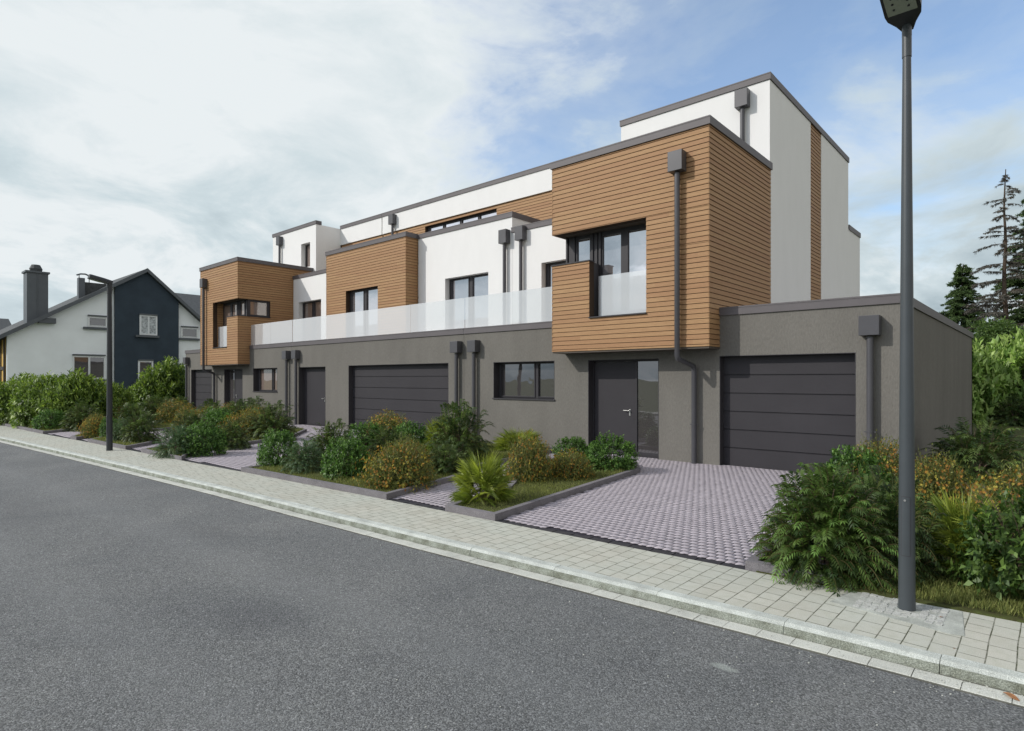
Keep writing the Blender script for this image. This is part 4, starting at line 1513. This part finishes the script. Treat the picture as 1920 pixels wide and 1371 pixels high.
grass('bed_grass', [INS['P6'], INS['P5']], 1500, 0.075, 0.05, 'short olive green grass in the kerbed beds between the driveways', 5)
grass('bed_grass', [INS['P4'], INS['P3'], INS['P2']], 700, 0.085, 0.05, 'short grass in the far kerbed beds around the far lamp post', 6)
grass('lawn_grass', [[(-2.05, 5.63), (-1.42, 5.66), (-0.53, 5.72), (3.2, 5.9), (3.2, 8.5), (-2.0, 8.5)]], 5200, 0.062, 0.012, 'olive green lawn beside the sidewalk at the near lamp post', 8)
grass('lawn_grass', [[(-1.7, 8.5), (4, 8.5), (4, 15), (-1.7, 15)]], 900, 0.09, 0.012, 'grass beside the shaded garage wall', 9)
grass('hedge_grass', [[(-30.3, 4.40), (-24.2, 4.62), (-24.9, 5.6), (-30, 5.4)]], 500, 0.12, 0.05, 'rough grass at the foot of the left hedge', 10)


# ------------------------------------------------------------------ trees
def tree_spruce(name, loc, h, rad, label, dead=False, seed=1, z_low=0.12):
    root = empty(name, loc, label, 'tree')
    r = random.Random(seed)
    nr = np.random.default_rng(seed)
    tr = MB()
    k = 12
    tr.tube([(math.sin(i * 1.7) * 0.04, math.cos(i * 1.3) * 0.04, h * i / k) for i in range(k + 1)], [0.026 * h * 0.5 * (1 - i / k) + 0.02 for i in range(k + 1)], 8)
    bl = []
    z = h * z_low
    Q, Cc = [], []
    br = tr
    while z < h * 0.985:
        t = (z / h)
        R_ = rad * (1 - t) ** 0.8 * r.uniform(0.75, 1.1) + 0.12
        z_base = z
        for b in range(4 if dead else 5):
            z = z_base + r.uniform(-0.02, 0.02) * h
            if dead and r.random() < 0.25:
                continue
            a = r.uniform(0, 6.283)
            L = R_ * r.uniform(0.6, 1.15)
            ca, sa = math.cos(a), math.sin(a)
            droop = r.uniform(0.2, 0.42) if not dead else r.uniform(0.12, 0.42)
            pts = []
            for q in range(6):
                s = q / 5
                pts.append((ca * L * s, sa * L * s, z + L * (0.18 * s - droop * s * s) + r.uniform(-.02, .02)))
            br.tube(pts, [0.02 * (1 - s / 6.5) * (0.5 + L * 0.3) for s in range(6)], 4, cap=False)
            # twigs
            nt = int(L * (26 if not dead else 30)) + 5
            s = nr.uniform(0.15, 1, nt)
            P = np.stack([ca * L * s, sa * L * s, z + L * (0.18 * s - droop * s * s)], 1)
            side = np.array([-sa, ca, 0.0])
            sg = nr.choice([-1, 1], nt)[:, None]
            d = nrm(np.array([ca, sa, 0]) * 0.6 + side * sg * nr.uniform(0.3, 1, (nt, 1)) + np.array([0, 0, -0.75 if dead else -0.4]) + nr.normal(0, .22, (nt, 3)))
            LL = nr.uniform(0.15, 0.42, nt) * (0.5 + 0.5 * (1 - t)) * (1.0 if not dead else 1.1)
            if dead:
                for j in range(5):
                    Q.append(leaves(P, nrm(d + nr.normal(0, 0.35, (nt, 3))), nr.normal(0, 1, (nt, 3)), LL * nr.uniform(0.5, 1, nt), np.full(nt, 0.028), 0))
                    Cc.append(pal(nt, nr, (0.055, 0.055, 0.045), (0.11, 0.10, 0.085)))
            else:
                for j in range(7):
                    p = P + d * (LL * j / 7)[:, None]
                    for q in (-1, 1):
                        dd = nrm(d * 0.7 + side * q * 0.7 + nr.normal(0, 0.4, (nt, 3)))
                        Q.append(leaves(p, dd, nr.normal(0, 1, (nt, 3)), nr.uniform(0.08, 0.18, nt), np.full(nt, 0.042), 0))
                        Cc.append(pal(nt, nr, (0.028, 0.055, 0.022), (0.085, 0.125, 0.042)))
        z = z_base
        z += h * (0.024 if dead else 0.015) * r.uniform(0.8, 1.25)
    t_o = tr.build('trunk', 'bark'); t_o.parent = root
    npmesh('twigs' if dead else 'crown', np.concatenate(Q), np.concatenate(Cc), 'needle', root)
    return root


def tree_leafy(loc, h, rad, label, seed, cols=((0.03, 0.06, 0.015), (0.09, 0.14, 0.035)), low=0.25):
    root = empty('leafy_tree', loc, label, 'tree')
    nr = np.random.default_rng(seed)
    r = random.Random(seed)
    tr = MB()
    tr.tube([(0, 0, 0), (0.1, 0.05, h * 0.3), (0.0, 0.12, h * 0.6), (0.1, 0, h * 0.9)], [0.03 * h, 0.022 * h, 0.013 * h, 0.003 * h], 9)
    Q, Cc = [], []
    for k in range(46):
        t = r.uniform(low, 0.97)
        a = r.uniform(0, 6.283)
        R_ = rad * math.sin(math.pi * min(1, (t - low) / (1 - low) * 0.85 + 0.15)) * r.uniform(0.5, 1.0)
        c = np.array([math.cos(a) * R_, math.sin(a) * R_, h * t])
        tr.tube([(0, 0, h * t * 0.75), tuple(c * np.array([.5, .5, 1]) - np.array([0, 0, .1])), tuple(c)], [0.008 * h, 0.005 * h, 0.002 * h], 5)
        n = 420
        V = nrm(nr.normal(size=(n, 3)))
        P = c + V * nr.uniform(0.3, 1, (n, 1)) * np.array([rad * 0.34, rad * 0.34, rad * 0.24])
        Q.append(leaves(P, nrm(V + nr.normal(0, .6, (n, 3)) - np.array([0, 0, .2])), nr.normal(0, .4, (n, 3)) + np.array([0, 0, 1.0]), nr.uniform(0.10, 0.2, n), nr.uniform(0.05, 0.1, n)))
        Cc.append(pal(n, nr, *cols))
    o = tr.build('trunk', 'bark'); o.parent = root
    npmesh('crown', np.concatenate(Q), np.concatenate(Cc), 'leaf', root)
    return root


tree_spruce('bare_spruce', (-1.94, 43.78, 0), 13.5, 3.6, 'tall dying spruce with bare drooping branches at the right edge', True, 3, 0.2)
tree_spruce('spruce_tree', (-4.35, 49.4, 0), 9.3, 3.1, 'smaller dark green spruce left of the bare one', False, 5, 0.05)
tree_spruce('spruce_tree', (-0.75, 47.3, 0), 13.0, 3.3, 'dense green spruce cut by the right edge of the view', False, 9, 0.1)
tree_leafy((1.5, 38.5, 0), 5.2, 2.8, 'round leafy tree behind the big-leaved bushes on the right', 4, low=0.1)
tree_leafy((-2.0, 40.0, 0), 4.6, 2.4, 'low leafy tree below the bare spruce', 14, ((0.035, 0.07, 0.02), (0.10, 0.15, 0.04)), low=0.1)
tree_leafy((7.5, 36, 0), 7.5, 3.2, 'broad leafy tree beyond the right edge of the view', 24, low=0.1)
tree_leafy((-52, 26, 0), 6.5, 3.0, 'leafy tree behind the dark blue gable', 25)


# ------------------------------------------------------------------ street lamps
def street_lamp(x, y, hgt, r0, r1, label, dark, yaw, arm):
    root = empty('street_lamp', (x, y, 0), label, 'street lamp', 'street lamps on the sidewalk')
    mk = 'lampdark' if dark else 'lamp'
    p = MB()
    nn = 24
    hs = [0, 0.05, 0.95, 1.0, hgt * 0.55, hgt - 0.28, hgt - 0.28, hgt - 0.10]
    rs = [r0 * 1.02, r0, r0 * 0.93, r0 * 0.92, (r0 + r1) / 2, r1 * 1.0, r1 * 1.12, r1 * 1.12]
    p.tube([(0, 0, z) for z in hs], rs, nn)
    po = p.build('pole', mk, smooth=True); po.parent = root
    d = MB()
    # access door, a curved plate set into the pole facing the road
    a0 = math.radians(-118); a1 = math.radians(-62)
    zz0, zz1 = 0.42, 0.86
    rr = r0 * 0.97 + 0.003
    for k in range(6):
        b0 = a0 + (a1 - a0) * k / 6; b1 = a0 + (a1 - a0) * (k + 1) / 6
        d.poly([(rr * math.cos(b0), rr * math.sin(b0), zz0), (rr * math.cos(b1), rr * math.sin(b1), zz0), (rr * math.cos(b1) * .985, rr * math.sin(b1) * .985, zz1), (rr * math.cos(b0) * .985, rr * math.sin(b0) * .985, zz1)])
    do = d.build('access_door', mk, smooth=True); do.parent = po
    e = MB()  # dark sheet standing in for the shaded gap round the access door
    for k in range(8):
        b0 = a0 - 0.07 + (a1 - a0 + 0.14) * k / 8; b1 = a0 - 0.07 + (a1 - a0 + 0.14) * (k + 1) / 8
        rq = rr - 0.0012
        e.poly([(rq * math.cos(b0), rq * math.sin(b0), zz0 - 0.005), (rq * math.cos(b1), rq * math.sin(b1), zz0 - 0.005), (rq * math.cos(b1) * .985, rq * math.sin(b1) * .985, zz1 + 0.005), (rq * math.cos(b0) * .985, rq * math.sin(b0) * .985, zz1 + 0.005)])
    eo = e.build('door_gap', 'lining', smooth=True); eo.parent = do
    s = MB()
    s.tube([(-0.004, -rr + 0.004, 0.835), (-0.004, -rr - 0.004, 0.835)], 0.008, 10)
    so = s.build('door_lock', 'steel'); so.parent = do
    for z_ in (zz0, zz1):
        pass
    # luminaire, tilted over the road
    h = MB()
    L, W = (0.44, 0.232) if not dark else (0.44, 0.22)
    t = math.radians(12)
    def q(u, v, w):   # u along arm, v across, w up
        uu = u * math.cos(t) - w * math.sin(t); ww = u * math.sin(t) + w * math.cos(t)
        return (v * math.cos(yaw) - uu * math.sin(yaw) * -1 * -1, v * math.sin(yaw) - uu * math.cos(yaw) * 1, hgt + ww)
    prof = [(-0.06, 0.30), (0.02, 0.55), (0.10, 0.92), (0.16, 1.0), (L - 0.03, 0.96), (L, 0.80)]
    top, bot, rim = [], [], []
    n = len(prof)
    V = []
    for (u, w) in prof:
        V += [q(u, -W / 2 * w, -0.045), q(u, W / 2 * w, -0.045), q(u, W / 2 * w, 0.01), q(u, W / 2 * w * 0.72, 0.055), q(u, -W / 2 * w * 0.72, 0.055), q(u, -W / 2 * w, 0.01)]
    h.v = V
    for k in range(n - 1):
        for j in range(6):
            jj = (j + 1) % 6
            h.f.append((k * 6 + j, k * 6 + jj, (k + 1) * 6 + jj, (k + 1) * 6 + j)); h.m.append(0)
    h.f.append(tuple(range(5, -1, -1))); h.m.append(0)
    h.f.append(tuple((n - 1) * 6 + j for j in range(6))); h.m.append(0)
    ho = h.build('lamp_head', mk if dark else 'lampdark'); ho.parent = root
    sp = MB()
    sp.tube([(0, 0, hgt - 0.12), (0, 0, hgt + 0.01)], r1 * 1.15, 16)
    spo = sp.build('spigot', mk, smooth=True); spo.parent = root
    le = MB()
    a, b = 0.165, L - 0.035
    for (u0, u1, v0, v1, w0) in ((a, b, -W / 2 * 0.80, W / 2 * 0.80, -0.0475),):
        le.poly([q(u0, v0, w0), q(u1, v0, w0), q(u1, v1, w0), q(u0, v1, w0)])
        le.poly([q(u0, v0, w0 - 0.006), q(u0, v1, w0 - 0.006), q(u1, v1, w0 - 0.006), q(u1, v0, w0 - 0.006)])
    leo = le.build('lens', 'lens'); leo.parent = ho
    dots = MB()
    for i in range(2):
        for j in range(3):
            u = a + (b - a) * (0.25 + 0.25 * j); v = W * (-0.2 + 0.4 * i)
            c0 = Vector(q(u, v, -0.054)); c1 = Vector(q(u, v, -0.060))
            dots.tube([c0, c1], 0.008, 8)
    dd = dots.build('led', 'lampdark'); dd.parent = leo
    return root


street_lamp(-0.82, 5.44, 4.475, 0.0565, 0.0285, 'near street lamp, tall grey post at the right of the view by the big shrub', False, 0.0, 0)
street_lamp(-17.26, 4.56, 4.12, 0.068, 0.048, 'far street lamp, dark post on the sidewalk in front of the white neighbouring house', True, 0.0, 0)

# repaired slabs and setts round the near lamp foot
pm = MB()
pm.prism([(-1.30, 5.22), (-0.52, 5.10), (-0.44, 5.13), (-0.50, 5.66), (-1.22, 5.60)], -0.05, 0.004)
tag(pm.build('mortar_patch', 'patch'), None, None, None, 'structure')
cb = MB()
y = 5.25
while y < 5.64:
    x = -1.12
    while x < -0.58:
        if (x + 0.82) ** 2 + (y - 5.44) ** 2 > 0.08 ** 2 and random.random() < 0.9:
            s = random.uniform(0.020, 0.0255); a = random.uniform(-0.3, 0.3)
            px, py = x + random.uniform(-.006, .006), y + random.uniform(-.006, .006)
            cb.prism([(px + s * (c_ * math.cos(a) - d_ * math.sin(a)), py + s * (c_ * math.sin(a) + d_ * math.cos(a))) for c_, d_ in ((-1, -.8), (-.8, -1), (1, -.9), (1, .8), (.8, 1), (-1, .9))], 0.0, 0.006 + random.uniform(0, 0.003))
        x += 0.052
    y += 0.050
tag(cb.build('lamp_foot_setts', 'cobble'), None, None, None, 'structure')

# a dry leaf in the gutter and a few specks
def dry_leaf(x, y, z, s, label, rot):
    mb = MB()
    pts = []
    n = 7
    for k in range(n):
        t = k / (n - 1)
        w = math.sin(math.pi * t) ** 0.8 * 0.24 + 0.01
        pts.append((t - 0.5, w, 0.06 * math.sin(t * 5) + 0.07))
    for k in range(n - 1):
        a, b = pts[k], pts[k + 1]
        for sg in (1, -1):
            mb.poly([(a[0], 0, a[2] - 0.04), (b[0], 0, b[2] - 0.04), (b[0], sg * b[1], b[2]), (a[0], sg * a[1], a[2])])
    mb.v = [(v[0] * s, v[1] * s, v[2] * s) for v in mb.v]
    o = mb.build('dry_leaf', 'dryleaf')
    o.location = (x, y, z); o.rotation_euler = (0, 0, rot)
    return tag(o, label, 'leaf', 'fallen leaves')


def grit():
    r = np.random.default_rng(77)
    mb = MB()
    for k in range(520):
        x = -9.5 * r.uniform(0, 1) ** 1.6 + 0.2
        y = 4.27 + 0.046 * (x + 5) if False else None
        for p, q in zip(KB, KB[1:]):
            if p[0] <= x <= q[0]:
                y = p[1] + (q[1] - p[1]) * (x - p[0]) / (q[0] - p[0])
        off = r.exponential(0.10) if r.uniform() < 0.75 else r.uniform(0, 2.5)
        y = y - 0.155 - off
        z = -0.073 if off < 0.12 else -0.0835
        s_ = r.uniform(0.0022, 0.006)
        a = r.uniform(0, 6.28)
        pts = [(x + s_ * r.uniform(0.6, 1.2) * math.cos(a + t), y + s_ * r.uniform(0.6, 1.2) * math.sin(a + t)) for t in (0, 1.3, 2.5, 3.8, 5.1)]
        mb.prism(pts, z, z + s_ * 0.8)
    tag(mb.build('gutter_grit', 'gutter'), 'tiny pale grit and crumbs lying along the gutter and on the asphalt', 'grit', None, 'stuff')


grit()
M['dryleaf'] = mat('dry_leaf', (0.36, 0.17, 0.07), 0.7, 0.3, 30)
dry_leaf(-0.17, 4.50, -0.072, 0.09, 'brown dry leaf lying in the gutter at the bottom right corner', -0.6)
dry_leaf(-0.47, 4.85, 0.001, 0.016, 'tiny brown leaf on the sidewalk slab near the kerb', 0.4)
dry_leaf(-0.60, 5.40, 0.012, 0.03, 'dark brown leaf on the setts right of the lamp foot', 1.0)


# ------------------------------------------------------------------ neighbouring houses
def neighbour():
    X0 = -46.3; Y0 = 6.99
    root = empty('gable_house', (X0, Y0, 0), 'white neighbouring house with a dark blue gable, slate roof and tall grey chimney', 'house')
    prof = [(0, 4.35), (7.35, 9.05), (12.4, 4.6)]
    def top(t):
        for a, b in zip(prof, prof[1:]):
            if a[0] <= t <= b[0]: return a[1] + (b[1] - a[1]) * (t - a[0]) / (b[0] - a[0])
        return prof[-1][1]
    def gp(mb, t0, t1, x0, x1, mi=0):
        """solid gable slab between t0..t1 clipped by the roof line"""
        ts = sorted({t0, t1, *[p[0] for p in prof if t0 < p[0] < t1]})
        pts = [(t0, 0.0)] + [(t1, 0.0)] + [(t, top(t) - 0.02) for t in reversed(ts)]
        n = len(pts); i = len(mb.v)
        mb.v += [(x1, Y0 + t, z) for t, z in pts] + [(x0, Y0 + t, z) for t, z in pts]
        mb.f.append(tuple(i + k for k in range(n))); mb.m.append(mi)
        mb.f.append(tuple(i + n + k for k in range(n - 1, -1, -1))); mb.m.append(mi)
        for k in range(n):
            j = (k + 1) % n
            mb.f.append((i + k, i + n + k, i + n + j, i + j)); mb.m.append(mi)
    w = MB()
    gp(w, 0, 12.4, X0 - 9, X0)
    w.build('wall', 'nwhite', root)
    w = MB(); gp(w, 5.5, 9.4, X0 + 0.003, X0 + 0.22); w.build('gable_bay', 'navy', root)
    # roof
    def roofslab(mb, ta, tb, z_of, x0, x1, th):
        za, zb = z_of(ta), z_of(tb)
        i = len(mb.v)
        mb.v += [(x0, Y0 + ta, za), (x1, Y0 + ta, za), (x1, Y0 + tb, zb), (x0, Y0 + tb, zb), (x0, Y0 + ta, za + th), (x1, Y0 + ta, za + th), (x1, Y0 + tb, zb + th), (x0, Y0 + tb, zb + th)]
        for q in ((0, 3, 2, 1), (4, 5, 6, 7), (0, 1, 5, 4), (1, 2, 6, 5), (2, 3, 7, 6), (3, 0, 4, 7)):
            mb.f.append(tuple(i + k for k in q)); mb.m.append(0)
    s1 = (9.05 - 4.35) / 7.35; s2 = (9.05 - 4.6) / 5.05
    rf = MB()
    roofslab(rf, -0.75, 7.35, lambda t: 4.35 + s1 * t, X0 - 9.3, X0 + 0.42, 0.22)
    roofslab(rf, 7.35, 13.1, lambda t: 9.05 - s2 * (t - 7.35), X0 - 9.3, X0 + 0.42, 0.22)
    ro = rf.build('roof', 'slate', root)
    vg = MB()
    roofslab(vg, -0.8, 7.36, lambda t: 4.35 + s1 * t - 0.02, X0 + 0.421, X0 + 0.47, 0.26)
    roofslab(vg, 7.36, 13.15, lambda t: 9.05 - s2 * (t - 7.35) - 0.02, X0 + 0.421, X0 + 0.47, 0.26)
    vg.build('verge_board', 'zinc', root).parent = ro
    COL.objects[-1].location = (0, 0, 0)
    ch = MB()
    ch.box(X0 - 1.1, X0 - 0.1, Y0 + 0.95, Y0 + 2.0, 4.6, 8.25)
    ch.box(X0 - 1.18, X0 - 0.02, Y0 + 0.87, Y0 + 2.08, 8.25, 8.36)
    for yy in (1.45,):
        ch.box(X0 - 0.1, X0 - 0.07, Y0 + yy, Y0 + yy + 0.05, 5.0, 8.25)
    co = ch.build('chimney', 'zinc', ro); co.location = (0, 0, 0)
    cc = MB()
    cc.tube([(X0 - 0.6, Y0 + 1.48, 8.36), (X0 - 0.6, Y0 + 1.48, 8.55), (X0 - 0.6, Y0 + 1.48, 8.8)], [0.28, 0.34, 0.22], 12)
    k = cc.build('chimney', 'slate', ro); k.location = (0, 0, 0)
    # small flue with arched cowl and dormer behind the verge
    dm = MB()
    dm.box(X0 - 2.2, X0 - 1.3, Y0 + 4.0, Y0 + 5.4, 6.6, 8.15)
    d_ = dm.build('dormer', 'slate', ro); d_.location = (0, 0, 0)
    fl_ = MB()
    fl_.box(X0 - 1.28, X0 - 0.9, Y0 + 3.75, Y0 + 4.1, 6.5, 8.35)
    for yy in (3.8, 4.35):
        fl_.box(X0 - 1.1, X0 - 1.06, Y0 + yy, Y0 + yy + 0.04, 8.1, 8.55)
    fl_.tube([(X0 - 1.08, Y0 + 3.68, 8.52), (X0 - 1.08, Y0 + 3.9, 8.62), (X0 - 1.08, Y0 + 4.15, 8.64), (X0 - 1.08, Y0 + 4.5, 8.5)], 0.05, 6)
    f_ = fl_.build('flue', 'zinc', ro); f_.location = (0, 0, 0)
    # eave box and gutter pipe
    eb = MB()
    eb.box(X0, X0 + 0.40, Y0 + 1.45, Y0 + 2.3, top(1.45) - 0.1, top(1.45) + 0.22)
    eb.build('eave_box', 'zinc', root)
    dp = MB()
    dp.tube([(X0 + 0.1, Y0 + 5.25, 7.3), (X0 + 0.1, Y0 + 5.25, 0)], 0.05, 8)
    dp.tube([(X0 + 0.3, Y0 - 0.5, 4.2), (X0 + 0.3, Y0 - 0.5, 4.0)], 0.06, 8)
    dp.build('downpipe', 'pvc', root)
    # windows on the gable
    FN = Fr('y', X0, 1)
    def nwin(t0, t1, z0, z1, n_, panes, pm='pane_dark', fm='pvc'):
        a, b = Y0 + t0, Y0 + t1
        cells_ = []
        st = (b - a - 0.1) / panes
        cells_ = [(a + 0.1 + k * st, a + (k + 1) * st) for k in range(panes)]
        o = window(FN, a, b, z0, z1, n_, root, cells_, pm, fm, 0.1)
        sb = MB()
        FN.box(sb, a - 0.25, b + 0.1, z0 - 0.16, z0 - 0.02, n_ - 0.05, n_ + 0.10)
        q = sb.build('window_sill', 'zinc', o)
        sb = MB()
        FN.box(sb, a, b, z1, z1 + 0.09, n_ - 0.05, n_ + 0.07)
        q = sb.build('window_head', 'zinc', o)
    nwin(4.02, 5.10, 5.12, 5.80, 0.075, 1)
    nwin(3.2, 5.0, 1.75, 3.25, 0.075, 2)
    nwin(6.92, 8.0, 4.75, 6.1, 0.30, 2, 'foil')
    nwin(6.83, 7.75, 1.6, 3.0, 0.30, 1)
    nwin(9.6, 10.75, 4.7, 5.45, 0.075, 1)
    # yellow half-timbered street front
    yf = MB()
    yf.box(X0 - 9.0, X0 - 0.35, Y0 - 0.06, Y0 - 0.001, 0.0, 4.3)
    yo = yf.build('yellow_front', 'yellow', root)
    bm = MB()
    for k in range(9):
        xx = X0 - 0.4 - k * 1.05
        bm.box(xx, xx + 0.16, Y0 - 0.12, Y0 - 0.061, 0.0, 4.28)
    for zz in (2.3, 4.1):
        bm.box(X0 - 9, X0 - 0.24, Y0 - 0.13, Y0 - 0.121, zz, zz + 0.2)
    b_ = bm.build('timber_frame', 'beam', yo); b_.location = (0, 0, 0)


neighbour()


def plain_house(name, x0, x1, y0, y1, eave, ridge, along, label, wm, chim=None):
    root = empty(name, (x0, y0, 0), label, 'house', 'houses far behind on the left')
    w = MB()
    w.box(x0, x1, y0, y1, 0, eave)
    if along == 'y':
        xm = (x0 + x1) / 2
        for yy in (y0, y1 - 0.2):
            w.poly([(x0, yy, eave), (x1, yy, eave), (xm, yy, ridge)])
    else:
        ym = (y0 + y1) / 2
        for xx in (x0, x1):
            w.poly([(xx, y0, eave), (xx, y1, eave), (xx, ym, ridge)])
    w.build('wall', wm, root)
    r_ = MB()
    o = 0.4
    if along == 'x':
        ym = (y0 + y1) / 2; sl = (ridge - eave) / (ym - y0)
        for sg, ye in ((-1, y0), (1, y1)):
            yb = ye + sg * o; ze = eave - sl * o
            P = [(x0 - o, yb, ze), (x1 + o, yb, ze), (x1 + o, ym, ridge), (x0 - o, ym, ridge)]
            i = len(r_.v); r_.v += P + [(p[0], p[1], p[2] + 0.18) for p in P]
            for q in ((0, 3, 2, 1), (4, 5, 6, 7), (0, 1, 5, 4), (1, 2, 6, 5), (2, 3, 7, 6), (3, 0, 4, 7)):
                r_.f.append(tuple(i + k for k in q)); r_.m.append(0)
    else:
        xm = (x0 + x1) / 2; sl = (ridge - eave) / (xm - x0)
        for sg, xe in ((-1, x0), (1, x1)):
            xb = xe + sg * o; ze = eave - sl * o
            P = [(xb, y0 - o, ze), (xb, y1 + o, ze), (xm, y1 + o, ridge), (xm, y0 - o, ridge)]
            i = len(r_.v); r_.v += P + [(p[0], p[1], p[2] + 0.18) for p in P]
            for q in ((0, 3, 2, 1), (4, 5, 6, 7), (0, 1, 5, 4), (1, 2, 6, 5), (2, 3, 7, 6), (3, 0, 4, 7)):
                r_.f.append(tuple(i + k for k in q)); r_.m.append(0)
    ro = r_.build('roof', 'slate', root)
    if chim:
        c = MB(); cx, cy, cz = chim
        c.box(cx - 0.35, cx + 0.35, cy - 0.35, cy + 0.35, eave, cz)
        c.tube([(cx, cy, cz), (cx, cy, cz + 0.4)], 0.16, 8)
        c_ = c.build('chimney', 'zinc', ro); c_.location = (0, 0, 0)
    return root


plain_house('far_house', -84, -72, 1.0, 11.5, 4.9, 7.6, 'y', 'distant slate-roofed house with a small chimney at the left edge', 'nwhite', (-73.5, 8.2, 8.2))
plain_house('far_house', -74, -60, 19, 31, 7.0, 10.4, 'y', 'distant slate-roofed house just behind the timber corner box', 'nwhite')
